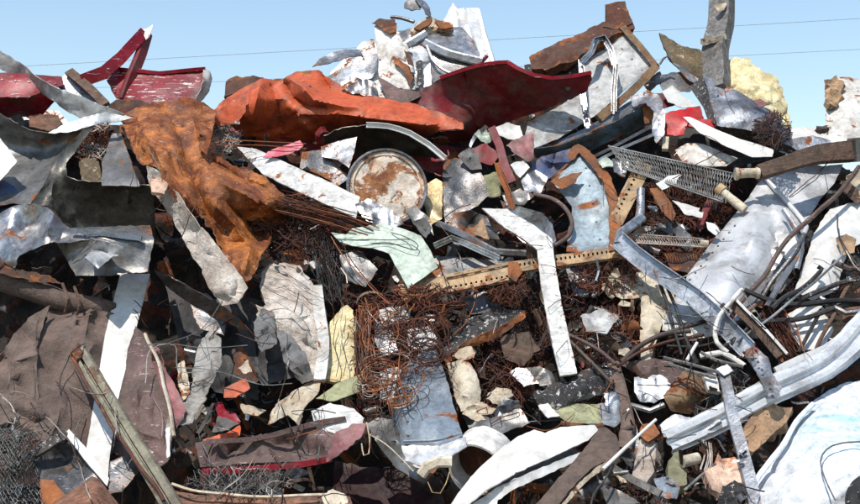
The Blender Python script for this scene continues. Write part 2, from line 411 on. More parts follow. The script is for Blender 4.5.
def resample(P, step, smooth=True):
    P = [Vector(p) for p in P]
    if len(P) < 3: smooth = False
    out = []
    for i in range(len(P) - 1):
        a, b = P[i], P[i + 1]; k = max(1, int((b - a).length / step))
        p0 = P[i - 1] if i > 0 else a + (a - b); p3 = P[i + 2] if i + 2 < len(P) else b + (b - a)
        for j in range(k):
            t = j / k
            if smooth:
                out.append(.5 * ((2*a) + (b-p0)*t + (2*p0 - 5*a + 4*b - p3)*t*t + (-p0 + 3*a - 3*b + p3)*t**3))
            else: out.append(a.lerp(b, t))
    out.append(P[-1]); return out
def tube_geo(P, r, sides=6, V=None, F=None, cap=True, taper=None):
    V = [] if V is None else V; F = [] if F is None else F
    base = len(V); n = len(P); prev = None
    for i, p in enumerate(P):
        t = (P[min(i+1, n-1)] - P[max(i-1, 0)])
        t = t.normalized() if t.length > 1e-9 else Vector((0, 0, 1))
        if prev is None:
            a = t.orthogonal().normalized()
        else:
            a = prev - t * prev.dot(t)
            a = a.normalized() if a.length > 1e-6 else t.orthogonal().normalized()
        prev = a; b = t.cross(a)
        rr_ = r[i] if isinstance(r, (list, tuple)) else r
        for k in range(sides):
            an = 2 * math.pi * k / sides
            V.append(tuple(p + (a * math.cos(an) + b * math.sin(an)) * rr_))
    for i in range(n - 1):
        for k in range(sides):
            k2 = (k + 1) % sides
            F.append((base + i*sides + k, base + i*sides + k2, base + (i+1)*sides + k2, base + (i+1)*sides + k))
    if cap and sides > 3:
        F.append(tuple(base + k for k in reversed(range(sides)))); F.append(tuple(base + (n-1)*sides + k for k in range(sides)))
    return V, F
def tube(name, mat, path, rpx=1.0, label=None, cat=None, o=0.0, parent=None, group=None, sides=8, smooth=True, wob=.004, step=.04, anchor=None, rend=None):
    pp = pts3(path, o); P = [W(*p) for p in pp]; m = mpp(*pp[0])
    P = resample(P, step, smooth); s = hash_s(name + str(path[0])) % 500
    if wob: P = [p + Vector([noise.noise(p * 3 + Vector((s + 9*k, 0, 0))) for k in range(3)]) * wob * 2.5 for p in P]
    n = len(P)
    rad = [m * (rpx + ((rend if rend is not None else rpx) - rpx) * i / max(1, n-1)) * (1 + .1 * noise.noise(P[i] * 9)) for i in range(n)]
    V, F = tube_geo(P, rad, sides)
    ob = link(name, V, F, mat, parent, 50); tag(ob, label, cat, group)
    if anchor: q = pp[len(pp)//2]; ANCH.append((q[0], q[1], anchor))
    return ob
def thick_profile(pl, t):
    n = len(pl); up = []; dn = []
    for i in range(n):
        a = pl[max(i-1, 0)]; b = pl[min(i+1, n-1)]
        dx, dy = b[0]-a[0], b[1]-a[1]; l = math.hypot(dx, dy) or 1
        up.append((pl[i][0] - dy/l*t/2, pl[i][1] + dx/l*t/2)); dn.append((pl[i][0] + dy/l*t/2, pl[i][1] - dx/l*t/2))
    return up + dn[::-1]
def prof(kind, w, t):
    h = w / 2
    if kind == 'box': return [(-h, -t/2), (h, -t/2), (h, t/2), (-h, t/2)]
    if kind == 'angle': return thick_profile([(-h, 0), (h*.9, 0), (h, -h*.15), (h, -t)], .006)
    if kind == 'chan': return thick_profile([(-h, t), (-h, .01), (-h+.01, 0), (h-.01, 0), (h, .01), (h, t)], .007)
    if kind == 'cap': return thick_profile([(-h, -t), (-h, -.01), (-h+.01, 0), (h-.01, 0), (h, -.01), (h, -t)], .007)
    if kind == 'wrail': return thick_profile([(-h, .0), (-h*.86, .0), (-h*.62, t), (-h*.36, t), (-h*.12, 0), (h*.12, 0), (h*.36, t), (h*.62, t), (h*.86, 0), (h, 0)], .006)
    if kind == 'groove': return [(-h, -t), (h, -t), (h, 0), (h*.55, t*.25), (h*.3, t*.2), (h*.22, -t*.55), (h*.05, -t*.55), (-.02*h, t*.1), (-h*.75, t*.25), (-h, -t*.2)]
    if kind == 'half': return thick_profile([(h*math.cos(a), t*math.sin(a)) for a in [math.pi - k*math.pi/8 for k in range(9)]], .006)
    if kind == 'trough': return thick_profile([(h*math.cos(a), -t*math.sin(a)) for a in [math.pi - k*math.pi/8 for k in range(9)]], .006)
def beam(name, mat, path, w, t, kind='box', label=None, cat=None, o=0.0, parent=None, group=None, roll=0, smooth=False, step=.08, wob=.006, anchor=None, wend=None, angle=30):
    """sweep a section along a bent path; w and t in photograph pixels at the piece's own distance"""
    pp = pts3(path, o); P = resample([W(*p) for p in pp], step, smooth); m = mpp(*pp[0]); n = len(P)
    s = hash_s(name + str(path[0])) % 500
    V = []; F = []; K = None
    for i, p in enumerate(P):
        tg = (P[min(i+1, n-1)] - P[max(i-1, 0)]).normalized(); c = (CAM - p).normalized()
        a = tg.cross(c).normalized(); b = a.cross(tg).normalized()
        if b.dot(c) < 0: b = -b
        ro = R(roll) + .12 * noise.noise(Vector((i * .2, s, 0)))
        a2 = a * math.cos(ro) + b * math.sin(ro); b2 = b * math.cos(ro) - a * math.sin(ro)
        ww = w + ((wend if wend else w) - w) * i / max(1, n - 1)
        pr = prof(kind, ww * m, t * m); K = len(pr)
        p2 = p + (a * noise.noise(p * 2.5 + Vector((s, 0, 0))) + b * noise.noise(p * 2.5 + Vector((0, s, 0)))) * wob * 2
        for (u, v) in pr: V.append(tuple(p2 + a2 * u * (1 + .05 * noise.noise(Vector((i * .7, s, 3)))) + b2 * v))
    for i in range(n - 1):
        for k in range(K):
            k2 = (k + 1) % K
            F.append((i*K + k, (i+1)*K + k, (i+1)*K + k2, i*K + k2))
    F.append(tuple(range(K))); F.append(tuple((n-1)*K + k for k in reversed(range(K))))
    ob = link(name, V, F, mat, parent, angle); tag(ob, label, cat, group)
    if anchor: q = pp[len(pp)//2]; ANCH.append((q[0], q[1], anchor))
    return ob
TONES = {'rust_wire': ['rust_wire', 'rust_wire_dark', 'orange_wire'], 'rust_wire_dark': ['rust_wire_dark', 'cable', 'rust_wire'],
         'orange_wire': ['orange_wire', 'rust_wire', 'pale_wire'], 'grey_wire': ['grey_wire', 'cable', 'pale_wire'], 'pale_wire': ['pale_wire', 'grey_wire', 'rust_wire'], 'cable': ['cable', 'rust_wire_dark', 'grey_wire']}
def tangle(name, mat, label, cx, cy, rx, ry, o=0.0, dz=.18, n=70, r=.0035, style='messy', dirv=None, parent=None, cat='wire tangle', L=26, anchor=None, group=None, seed=0, kind=None, step=None):
    rr = random.Random(hash_s(name + str(cx) + str(seed))); V = []; F = []; tone = []
    for s in range(int(n * (.58 if style == 'messy' and n > 60 else 1))):
        a = rr.uniform(0, 6.283); q = math.sqrt(rr.random())
        x = cx + rx * q * math.cos(a); y = cy + ry * q * math.sin(a); z = o + rr.uniform(-dz, dz)
        P = []
        if style == 'messy':
            h = rr.uniform(0, 6.283); k = rr.uniform(-.5, .5); st = step or rr.uniform(1.6, 4.6); stiff = rr.choice((.15, .35, .6))
            for i in range(L):
                P.append(W(x, y, z)); h += k + rr.uniform(-stiff, stiff); k = k * .85 + rr.uniform(-stiff, stiff) * .4
                x += st * math.cos(h); y += st * math.sin(h); z += rr.uniform(-.03, .03)
                dx = (x - cx) / rx; dy = (y - cy) / ry
                if dx*dx + dy*dy > 1.15: h = math.atan2(cy - y, cx - x) + rr.uniform(-.6, .6)
                z = max(o - dz, min(o + dz, z))
        elif style == 'coil':
            R0 = rr.uniform(.2, .85) * min(rx, ry); el = rr.uniform(.35, 1.1); sk = rr.uniform(-.5, .5); dr = rr.uniform(-.2, .5); ph = rr.uniform(0, 6.28); tw = rr.uniform(-.3, .3)
            for i in range(L + 8):
                t = ph + i * .38; q_ = R0 * (1 + .38 * noise.noise(Vector((i * .13, s * 3.1, ph)))); P.append(W(x + q_ * math.cos(t) + i * tw + sk * q_ * math.sin(t), y + q_ * el * math.sin(t) + i * dr, z + .05 * math.sin(t * .7 + ph) - .03))
        else:   # strands hanging or sweeping one way
            dx, dy = dirv; l = rr.uniform(.5, 1.1); b1 = rr.uniform(-5, 5); ph = rr.uniform(0, 6)
            for i in range(L):
                t = (i / (L - 1) - .5) * l
                P.append(W(x + dx * t + b1 * math.sin(t * 4 + ph), y + dy * t + b1 * .8 * math.cos(t * 5 + ph), z + .04 * math.sin(t * 6 + ph)))
        k0 = len(F); tube_geo(P, r * rr.choice((.35, .45, .55, .65, .8, .95, 1.3, 1.9)), 3, V, F, cap=False)
        tone.append((k0, rr.choices((0, 1, 2), (6, 3, 1.6))[0]))
    ob = link(name, V, F, mat, parent, 180, bvh=False)
    tn = TONES[mat]
    for q in tn[1:]: ob.data.materials.append(MATS[q])
    mi = np.zeros(len(F), int)
    for (a, k), (b, _) in zip(tone, tone[1:] + [(len(F), 0)]): mi[a:b] = k
    ob.data.polygons.foreach_set('material_index', mi); tag(ob, label, cat, group, kind)
    if anchor: ANCH.append((cx, cy, anchor))
    return ob
def ring(name, mat, c, r, L, axis, th=.008, parent=None, seg=40, squash=1.0, dent=.02):
    """open tube: a length of large pipe"""
    ax = Vector(axis).normalized(); a = ax.orthogonal().normalized(); b = ax.cross(a); V = []; F = []; K = 8
    c = Vector(c)
    for s, rad in ((0, r), (1, r - th)):
        for j in range(K):
            for i in range(seg):
                t = 2*math.pi*i/seg; dr = 1 + dent * noise.noise(Vector((math.cos(t)*1.5, math.sin(t)*1.5, j*.3)))*4
                V.append(tuple(c + ax * (L * j/(K-1)) + (a*math.cos(t) + b*math.sin(t)*squash) * rad * dr))
    o = K * seg
    for j in range(K-1):
        for i in range(seg):
            i2 = (i+1) % seg
            F.append((j*seg+i, j*seg+i2, (j+1)*seg+i2, (j+1)*seg+i)); F.append((o+j*seg+i2, o+j*seg+i, o+(j+1)*seg+i, o+(j+1)*seg+i2))
    for i in range(seg):
        i2 = (i+1) % seg
        F.append((i2, i, o+i, o+i2)); F.append(((K-1)*seg+i, (K-1)*seg+i2, o+(K-1)*seg+i2, o+(K-1)*seg+i))
    return link(name, V, F, mat, parent, 40)
def lattice(name, mat, quad, nu, nv, r, label=None, cat=None, sag=.05, style='diamond', jit=.2, parent=None, anchor=None):
    q = [Vector(p) for p in pts3(quad)]; V = []; F = []; rr = random.Random(hash_s(name + str(quad)))
    def at(u, v):
        p = q[0].lerp(q[1], u).lerp(q[3].lerp(q[2], u), v)
        w = W(p.x, p.y, p.z + sag * noise.noise(Vector((u*3, v*3, 1.3))) * 2)
        return w
    if style == 'diamond':
        for i in range(nv + 1):
            for s in (0, 1):
                P = []
                for j in range(nu * 2 + 1):
                    zz = (.5 if (j + s) % 2 else -.5) * .92
                    P.append(at(j / (nu*2), min(1, max(0, (i + zz + rr.uniform(-jit, jit)) / nv))))
                tube_geo(P, r, 3, V, F, False)
    elif style == 'spring':
        for i in range(nu):
            u = (i + rr.uniform(-jit, jit)) / nu
            P = [at(u + .05 * (k/7) + .008*math.sin(k*1.9 + i), k/7) for k in range(8)]
            tube_geo(P, r, 3, V, F, False)
        for j in range(nv):
            P = []
            for k in range(nu*3):
                t = k/(nu*3-1); P.append(at(t, (j + .5 + .42*math.sin(k*2.1))/nv))
            tube_geo(P, r, 3, V, F, False)
        for v in (0, 1): tube_geo([at(k/20, v) for k in range(21)], r*2.2, 5, V, F)
    else:
        for i in range(nv + 1):
            tube_geo([at(k/24, min(1, max(0, i/nv + .01*rr.uniform(-1, 1)))) for k in range(25)], r, 3, V, F, False)
        for i in range(nu + 1):
            tube_geo([at(i/nu, k/24) for k in range(25)], r, 3, V, F, False)
    ob = link(name, V, F, mat, parent, 180, bvh=False); tag(ob, label, cat)
    if anchor: c = (q[0]+q[1]+q[2]+q[3])/4; ANCH.append((c.x, c.y, anchor))
    return ob
def bolt(parent, mat, x, y, o, rpx=1.6):
    c = W(x, y, o); n = (CAM - c).normalized(); V, F = tube_geo([c, c + n*.012], mpp(x, y)*rpx, 6)
    return link('bolt', V, F, mat, parent, 20)
# ------------------------------------------------------------------ the heap, piece by piece: outlines as (x, y, distance offset)
# ---- top left: red panels, silver gutter, dark curved sheet
t = thing('red_channel_panel', 'glossy red folded channel panel lying at the far left top of the heap', 'metal panel', 20, 85, anchor='red channel panel')
sheet('face', 'red_paint', [(-60,72,.1),(22,74,-.05),(62,77,-.05),(64,86,-.05),(40,93,0),(28,98,-.05),(-60,98,0)], cr=.015, parent=t, lip=.01)
sheet('underside', 'red_paint', [(-60,98,0),(28,98,-.05),(40,93,0),(56,99,.1),(42,116,.35),(-60,118,.35)], cr=.01, parent=t)
t = thing('red_angle_beam', 'red boxed beam rising to a bent point against the sky', 'metal beam', 115, 70, anchor='raised red beam')
beam('beam', 'red_paint', [(82,81,-.05),(104,73,-.05),(121,58,-.05),(143,33,-.02)], 13, 10, 'box', parent=t, wend=11, wob=.004)
beam('bent_leg', 'dark_red_paint', [(149,33,.02),(143,52,.03),(134,76,.0),(125,100,.05)], 11, 4, 'cap', parent=t, roll=35)  # darker red puts the shaded side of the fold into the colour
sheet('torn_tip', 'galvanised', [(141,30),(147,29),(153,25),(150,36),(146,40)], o=-.05, cr=.01, res=2.5, parent=t)
t = thing('scratched_red_panel', 'scratched red sheet panel with a curled grey end against the sky', 'metal panel', 160, 90, anchor='scratched red panel')
sheet('panel', 'scratched_red_paint', [(104,76,.1),(118,69,.08),(140,70,.05),(160,73,.03),(185,71,.02),(206,69,.02),(206,80,-.02),(200,100,.02),(182,106,0),(150,112,-.02),(122,110,0),(116,98,.08)], inner=[(150,90,-.08),(180,88,-.06)], cr=.02, parent=t, lip=.012)
sheet('curled_end', 'worn_white_paint', [(203,68,-.02),(210,71,.02),(212,79,.06),(209,91,.04),(200,103,0),(191,106,-.02),(198,94,-.1),(203,82,-.12)], cr=.015, res=2.5, parent=t)
beam('top_flange', 'red_paint', [(120,69,.05),(160,73,.0),(205,69,-.02)], 3.5, 5, 'box', parent=t, wob=.003)
sheet('silver_gutter', 'bright_galvanised', [(-60,22,.1),(0,50,-.1),(20,62,-.12),(40,78,-.14),(62,90,-.15),(85,98,-.2),(106,107,-.22),(132,116,-.2),(128,121,-.15),(108,121,-.12),(88,122,-.05),(70,113,0),(50,98,.02),(28,83,.05),(0,68,.05),(-60,42,.1)],
      inner=[(20,70,-.28),(45,87,-.3),(66,100,-.32),(92,108,-.34)], label='long bent silver gutter reaching in from the far left edge', cat='gutter', cr=.005, lip=.012, fac=(), anchor='bent silver gutter')
sheet('torn_silver_sheet', 'galvanised', [(54,84),(68,72),(84,84),(100,100),(106,106),(92,112),(74,100)], o=.0, label='torn pale sheet piece leaning behind the silver gutter', cat='sheet metal', cr=.03)
beam('splintered_plank', 'brown_wood', [(70,72,-.02),(86,86,-.1),(106,105,-.16)], 9, 4, 'box', label='short dark splintered plank poking over the silver gutter', cat='plank', roll=20)
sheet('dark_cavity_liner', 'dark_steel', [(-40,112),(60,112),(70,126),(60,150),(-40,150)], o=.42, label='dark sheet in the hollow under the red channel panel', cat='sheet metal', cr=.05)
sheet('layered_board', 'reddish_wood', [(29,117),(40,114),(58,115),(62,124),(50,131),(30,128)], o=.12, label='short layered brown board wedged under the silver gutter', cat='board', cr=.02, th=.04, res=3)
sheet('dark_curved_sheet', 'dark_steel', [(-60,90,.0),(0,114,-.15),(14,122,-.2),(30,129,-.22),(50,131,-.24),(76,127,-.24),(92,122,-.22),(82,136,-.15),(70,150,-.1),(58,166,-.12),(44,186,-.15),(30,206,-.2),(14,204,-.2),(-60,220,-.1)],
      inner=[(30,150,.3),(10,150,.25),(50,144,.25),(38,172,.1),(60,140,.15),(16,190,-.1),(30,136,.1)], label='big dark curved sheet with a bright upper rim at far left', cat='sheet metal', cr=.012, cf=1.6, lip=.02, soft=True, anchor='dark curved sheet')
sheet('bright_folded_rim', 'bright_galvanised', [(48,133,-.28),(62,125,-.3),(84,117,-.32),(106,112,-.34),(134,118,-.3),(122,121,-.3),(100,123,-.3),(88,127,-.3),(70,132,-.28)], inner=[(90,120,-.42)], label='metal fold at the gutter tip, its highlight put into a brighter colour', cat='sheet metal', cr=.014, res=3)  # brighter metal strip painted in as the sheet's highlight
sheet('white_corner_piece', 'white_paint', [(-30,128),(0,138),(8,148),(17,161),(8,172),(0,180),(-30,190)], o=-.32, label='white triangular sheet corner at the left edge', cat='sheet metal', cr=.014, anchor='white triangular corner')
sheet('blue_bundle', 'blue_tarp', [(-30,176),(0,178),(14,186),(24,204),(10,218),(-30,222)], o=-.1, label='crumpled dark blue wrapping at the left edge', cat='tarp', cr=.05, soft=True, cf=5)
sheet('dark_box_panel', 'olive_steel', [(90,122,-.3),(94,127,-.28),(76,150,-.2),(66,164,-.2),(67,176,-.26),(78,180,-.3),(104,181,-.3),(130,183,-.3),(154,186,-.35),(156,242,.3),(112,240,.3),(76,228,.2),(48,206,-.12),(30,206,-.2),(46,180,-.22),(62,152,-.24)],
      inner=[(100,200,.02),(130,205,.04),(80,198,.0),(58,180,-.1),(110,222,.25)], label='wide dark olive car panel with a thin bright curled edge', cat='metal panel', cr=.016, cf=1.5, lip=.02, soft=True, anchor='wide olive panel')
tangle('rusty_wire_clump', 'rust_wire', 'rusty wire clump in the hole beside the big rusted sheet', 94, 145, 20, 20, .05, .12, 110, style='messy', seed=1, anchor='left wire clump')
sheet('brown_lump', 'crusty_board', [(79,162),(88,158),(99,162),(103,184),(82,184)], o=-.12, label='brown crusty lump standing on the olive panel edge', cat='rubble chunk', cr=.03, th=.08)
tangle('silver_turnings', 'pale_wire', 'pale metal turnings above the brown crusty lump', 92, 152, 13, 7, -.06, .05, 26, seed=2, L=14)
tangle('pale_turnings', 'pale_wire', 'pale metal turnings just under the gutter tip', 97, 126, 11, 4, -.14, .04, 18, seed=5, L=12)
sheet('dark_triangle_plate', 'dark_steel', [(102,186,-.35),(102,164,-.2),(112,134,-.1),(121,133,-.12),(130,158,-.2),(140,186,-.35)], o=-.1, label='dark triangular plate standing in for the cavity shade beside the big rusted sheet', cat='metal plate', cr=.015, mode='lin')  # dark sheet paints the shade of an open cavity
sheet('rusty_flat_lump', 'rust_dark', [(108,105),(116,100),(140,100),(150,104),(140,116),(112,114)], o=-.05, label='flat rusty lump under the raised red beam', cat='rusty scrap', cr=.04, th=.03, res=3)
t = thing('big_rusted_sheet', 'large orange-rusted crumpled sheet folded over the left of the heap', 'rusted sheet', 200, 180, anchor='big rusted sheet')
sheet('sheet', 'rust_orange', [(120,119,-.2),(140,108,-.15),(160,103,-.1),(185,101,-.08),(203,105,-.05),(216,113,-.02),(214,128,-.1),(205,134,-.22),(204,152,-.3),(214,153,-.3),(234,167,-.3),(262,176,-.28),(284,198,-.25),(289,214,-.2),(282,230,-.1),(263,228,-.12),(273,240,-.3),(262,255,-.42),(244,284,-.5),(230,268,-.5),(214,240,-.48),(198,215,-.5),(182,202,-.5),(170,186,-.5),(158,166,-.45),(143,164,-.3),(133,150,-.28),(128,135,-.28)],
      inner=[(150,130,-.45),(180,130,-.32),(200,120,-.12),(170,155,-.56),(195,160,-.42),(190,190,-.6),(225,180,-.52),(215,205,-.62),(255,195,-.5),(245,215,-.38),(262,205,-.44),(230,235,-.4),(250,250,-.36),(240,265,-.6),(232,222,-.3)], cr=.03, cf=4.5, res=2.6, parent=t, lip=.03, jag=2.2, th=.008, axis=(.45, .1, -.85), fac=(22, .05),
      ridges=[([(140,125),(155,150),(170,180),(200,215)],.14,7), ([(165,108),(180,140),(188,170),(205,205),(232,240)],-.13,7), ([(190,106),(198,140),(203,158)],.09,6), ([(204,158),(222,166),(245,180),(270,190)],-.14,4), ([(200,165),(225,185),(255,200),(284,212)],.14,8),
              ([(215,205),(235,225),(250,250),(244,275)],.14,7), ([(225,200),(250,225),(268,240)],-.13,6), ([(195,190),(210,215),(228,250)],-.1,5), ([(150,108),(170,122),(200,118)],.05,6), ([(160,130),(172,160),(180,185)],-.06,5)])
sheet('torn_flap', 'rust_orange', [(203,106,-.2),(217,112,-.22),(213,130,-.42),(207,156,-.5),(200,150,-.46),(199,124,-.4)], cr=.02, res=3, parent=t)
sheet('pale_torn_edge', 'plaster', [(148,166,-.5),(158,170,-.55),(172,186,-.6),(188,206,-.62),(204,228,-.62),(222,252,-.62),(238,272,-.6),(248,288,-.58),(238,303,-.55),(222,306,-.5),(210,288,-.45),(198,262,-.42),(182,232,-.4),(166,206,-.38),(152,188,-.4)],
      inner=[(180,212,-.68),(205,246,-.7),(228,282,-.68)], cr=.03, cf=5, label='long pale dirty strip hanging below the big rusted sheet', cat='torn sheet', lip=.02, anchor='long pale dirty strip')
sheet('pink_rag', 'peach_foam', [(150,180),(160,176),(168,184),(164,194),(152,192)], o=-.62, label='small pinkish lump under the big rusted sheet', cat='foam piece', cr=.02, th=.03, res=2.5)
sheet('dark_pocket_sheet', 'black_rubber', [(256,214),(270,210),(286,214),(290,232),(284,250),(270,244),(258,232)], o=-.12, label='rounded black patch standing in for the dark hole at the rusted sheet corner', cat='dark patch', cr=.02)  # black patch paints the dark of a hole in the rusted sheet
# ---- left middle
sheet('crumpled_foil_sheet', 'aluminium', [(-40,262,-.2),(-40,222,-.15),(0,214,-.25),(14,206,-.3),(34,203,-.34),(48,208,-.42),(60,220,-.4),(72,231,-.44),(93,239,-.5),(70,243,-.52),(50,243,-.5),(34,250,-.46),(20,256,-.4),(15,268,-.3),(4,262,-.3)],
      inner=[(30,225,-.2),(48,230,-.55),(10,235,-.3),(54,214,-.5),(22,240,-.26)], label='crumpled grey aluminium sheet with sharp bright folds at left', cat='sheet metal', cr=.016, cf=4, mode='lin', lip=.01, anchor='crumpled aluminium sheet')
sheet('aluminium_tongue', 'bright_galvanised', [(90,238,-.62),(108,242,-.66),(124,247,-.68),(123,254,-.6),(112,257,-.56),(98,269,-.64),(84,257,-.6),(92,250,-.5)], inner=[(104,250,-.5),(96,258,-.68)], label='small bright folded aluminium tongue before the dark box', cat='sheet metal', cr=.008, mode='lin', res=2.5)
sheet('dark_open_box', 'dark_steel', [(52,230,-.35),(92,228,-.3),(150,226,-.3),(154,240,-.5),(148,272,-.42),(110,276,-.4),(76,276,-.38),(66,258,-.32),(58,243,-.3)], inner=[(100,236,-.56),(70,238,-.5)], label='dark boxed sheet under the wide olive panel', cat='metal box', cr=.012, mode='lin', lip=.01, anchor='dark boxed sheet')
beam('violet_grey_trim', 'blue_grey_paint', [(72,231,-.52),(100,233,-.56),(142,238,-.56)], 5, 3, 'box', label='thin violet-grey trim on the dark boxed sheet', cat='metal strip', wob=.004)
t = thing('fabric_roll', 'thick brown wrinkled roll lying across the left edge', 'fabric roll', 50, 290, anchor='brown wrinkled roll')
tube('roll', 'brown_canvas', [(-60,262,-.1),(0,278,-.1),(30,287,-.12),(62,298,-.12),(92,305,-.08),(110,312,.0)], 14, parent=t, sides=18, rend=9, wob=.012)
for x, y in ((66,299),(78,302)):
    tube('binding', 'brown_wood', [(x-3,y-15,-.18),(x+2,y,-.27),(x-1,y+13,-.18)], 1.6, parent=t, sides=6)
sheet('frayed_seam', 'rust_dark', [(-20,252,-.3),(0,258,-.3),(20,270,-.3),(50,276,-.28),(62,284,-.26),(40,283,-.26),(10,276,-.28),(-20,268,-.3)], cr=.02, parent=t, res=3, jag=2)
CV = dict(cat='tarpaulin', cr=.045, soft=True, cf=2.6, th=.01, lip=.015)
sheet('hanging_canvas', 'brown_canvas', [(50,305,-.2),(44,320,-.25),(38,345,-.32),(36,372,-.36),(40,404,-.36),(22,396,-.34),(4,382,-.3),(-40,385,-.3),(-40,350,-.3),(0,356,-.34),(14,334,-.34),(32,316,-.3)], label='lighter canvas flap with a red stain hanging at left', **CV)
sheet('large_brown_canvas', 'brown_canvas', [(52,304,-.12),(90,307,-.1),(112,312,-.1),(124,318,-.05),(112,345,-.12),(104,380,-.2),(96,420,-.28),(90,452,-.32),(62,446,-.34),(34,440,-.34),(36,405,-.36),(32,370,-.36),(38,335,-.26)],
      inner=[(70,340,-.34),(60,375,-.2),(80,400,-.38),(52,350,-.2),(50,410,-.42)], label='large brown canvas sheet draped behind the diagonal beam', anchor='large brown canvas', **CV)
sheet('torn_canvas_corner', 'brown_canvas', [(-40,380,-.3),(2,378,-.36),(18,386,-.38),(34,396,-.38),(42,418,-.4),(34,430,-.4),(14,420,-.36),(0,424,-.36),(-40,426,-.3)], inner=[(14,402,-.46)], label='torn canvas corner above the chicken wire', **CV)
tube('curled_cord', 'pale_wire', [(2,398,-.5),(10,404,-.52),(16,416,-.54),(14,424,-.54),(7,422,-.52)], .8, 'curled pale cord on the torn canvas corner', 'cord')
t = thing('white_board', 'long clean white board standing behind the diagonal beam', 'board', 120, 370, anchor='long white board')
sheet('board', 'white_paint', [(120,274,.05),(150,274,.05),(137,325,-.12),(128,360,-.24),(118,400,-.36),(109,462,-.5),(108,484,-.54),(86,450,-.48),(92,415,-.38),(105,335,-.16)], cr=.003, jag=.3, mode='lin', parent=t, th=.012)
sheet('thin_white_offcut', 'white_paint', [(65,434,-.58),(69,429,-.58),(90,452,-.58),(109,478,-.58),(107,486,-.58),(88,464,-.58)], label='thin white offcut crossing the foot of the long board', cat='board', cr=.003, jag=.3, res=3, th=.012)
sheet('pinkish_brown_flap', 'pink_brown', [(137,328,-.2),(148,340,-.24),(158,365,-.3),(168,395,-.36),(174,428,-.42),(168,462,-.46),(150,474,-.46),(124,458,-.42),(110,448,-.38),(118,405,-.32),(128,350,-.24)], inner=[(146,390,-.44),(130,420,-.3),(152,430,-.5)], label='pinkish brown leathery flap right of the long white board', cat='canvas piece', cr=.035, soft=True, cf=3, th=.01, lip=.02, anchor='pinkish brown flap')
sheet('pink_torn_edging', 'pink_plastic', [(150,342,-.42),(160,350,-.45),(167,372,-.48),(178,392,-.46),(186,412,-.44),(176,430,-.46),(168,408,-.48),(160,385,-.46),(152,362,-.44)], label='torn dull pink plastic beside the pinkish brown flap', cat='plastic piece', cr=.02, lip=.015)
tube('flap_seam', 'cream', [(146,334,-.44),(154,356,-.5),(164,384,-.54),(172,410,-.56),(176,436,-.56)], 1.8, 'pale frayed seam running down the pinkish flap', 'cord', sides=5, wob=.008)
t = thing('diagonal_beam', 'long khaki grooved beam slanting across the lower left', 'metal beam', 120, 420, anchor='diagonal khaki beam')
beam('beam', 'khaki_paint', [(77,350,-.6),(100,388,-.66),(122,424,-.72),(146,463,-.76),(168,500,-.8),(200,552,-.8)], 17, 9, 'groove', parent=t, wob=.006, step=.05)
sheet('rusty_end', 'rust_dark', [(70,352),(78,343),(83,347),(82,356),(76,362)], o=-.64, cr=.02, res=2.5, parent=t, th=.03)
tube('edge_weld', 'rust_dark', [(72,358,-.66),(96,398,-.72),(120,437,-.77),(146,478,-.82),(160,502,-.84)], 1.8, parent=t, sides=5, wob=.01)
sheet('crinkled_cloth_strip', 'cloth', [(211,330,-.2),(220,338,-.24),(222,362,-.3),(212,384,-.36),(204,404,-.42),(192,424,-.46),(174,426,-.46),(171,440,-.46),(168,456,-.44),(165,432,-.44),(172,408,-.42),(186,404,-.4),(194,384,-.34),(196,356,-.26),(202,338,-.22)], inner=[(208,360,-.4),(196,400,-.52)], label='crinkled pale cloth strip hanging left of the dark cavity', cat='cloth', cr=.025, soft=True, cf=6, res=3, lip=.02, anchor='crinkled cloth strip')
sheet('white_sliver', 'white_paint', [(166,428),(170,427),(170,456),(167,458)], o=-.56, label='tiny white slat under the crinkled cloth strip', cat='slat', cr=.002, res=2.5, th=.01)
sheet('yellowish_tatter', 'cream', [(178,364),(184,360),(188,376),(190,392),(184,400),(178,386)], o=-.4, label='small cream tatter between pink plastic and cloth', cat='plastic piece', cr=.02, res=2.5)
sheet('curved_grey_trim', 'grey_steel', [(155,270,-.1),(172,276,-.15),(192,288,-.18),(216,302,-.2),(240,318,-.2),(250,330,-.18),(236,326,-.1),(210,314,-.06),(186,300,-.04),(166,284,-.02)], inner=[(200,298,-.26)], label='curved blue-grey trim strip diving into the dark cavity', cat='metal strip', cr=.01, lip=.014, anchor='curved grey trim')
sheet('black_cloth', 'black_rubber', [(165,285,.3),(232,304,.2),(262,340,.1),(258,400,.2),(215,392,.3),(180,345,.35)], inner=[(225,350,.1)], label='black sagging sheet standing in for the shade in the cavity under the curved trim', cat='rubber sheet', cr=.06, soft=True, cf=2.5, anchor='black sagging sheet')  # black sheet put in as the darkness of the cavity
sheet('upper_black_cloth', 'black_rubber', [(225,290,-.2),(262,300,-.2),(280,330,-.2),(300,375,-.2),(262,385,-.1),(240,340,-.1)], label='dark creased sheet standing in for the black shadow beside the plastered slab', cat='rubber sheet', cr=.04, soft=True, cf=4, o=-.1)  # second black sheet painting the cavity's shadow
for k, (pa, l) in enumerate([([(142,344),(170,343),(205,348),(248,345)],'upper'), ([(145,384),(150,350),(175,345),(180,372),(215,371),(255,382)],'looping'), ([(166,345),(200,330),(222,300)],'slanting'), ([(175,368),(215,370),(258,384),(292,383)],'lower')]):
    tube('thin_wire', 'grey_wire', [(x, y, -.5) for x, y in pa], .55, ['upper','looping','slanting','lower'][k] + ' thin grey wire strung over the dark cavity', 'wire', sides=4)
t = thing('chicken_wire', 'crumpled grey chicken wire in the bottom left corner', 'wire mesh', 10, 470, anchor='chicken wire')
lattice('wire_panel', 'grey_wire', [(-30,424,-.5),(30,432,-.5),(46,520,-.7),(-30,520,-.6)], 9, 13, .003, sag=.14, jit=.3, parent=t)
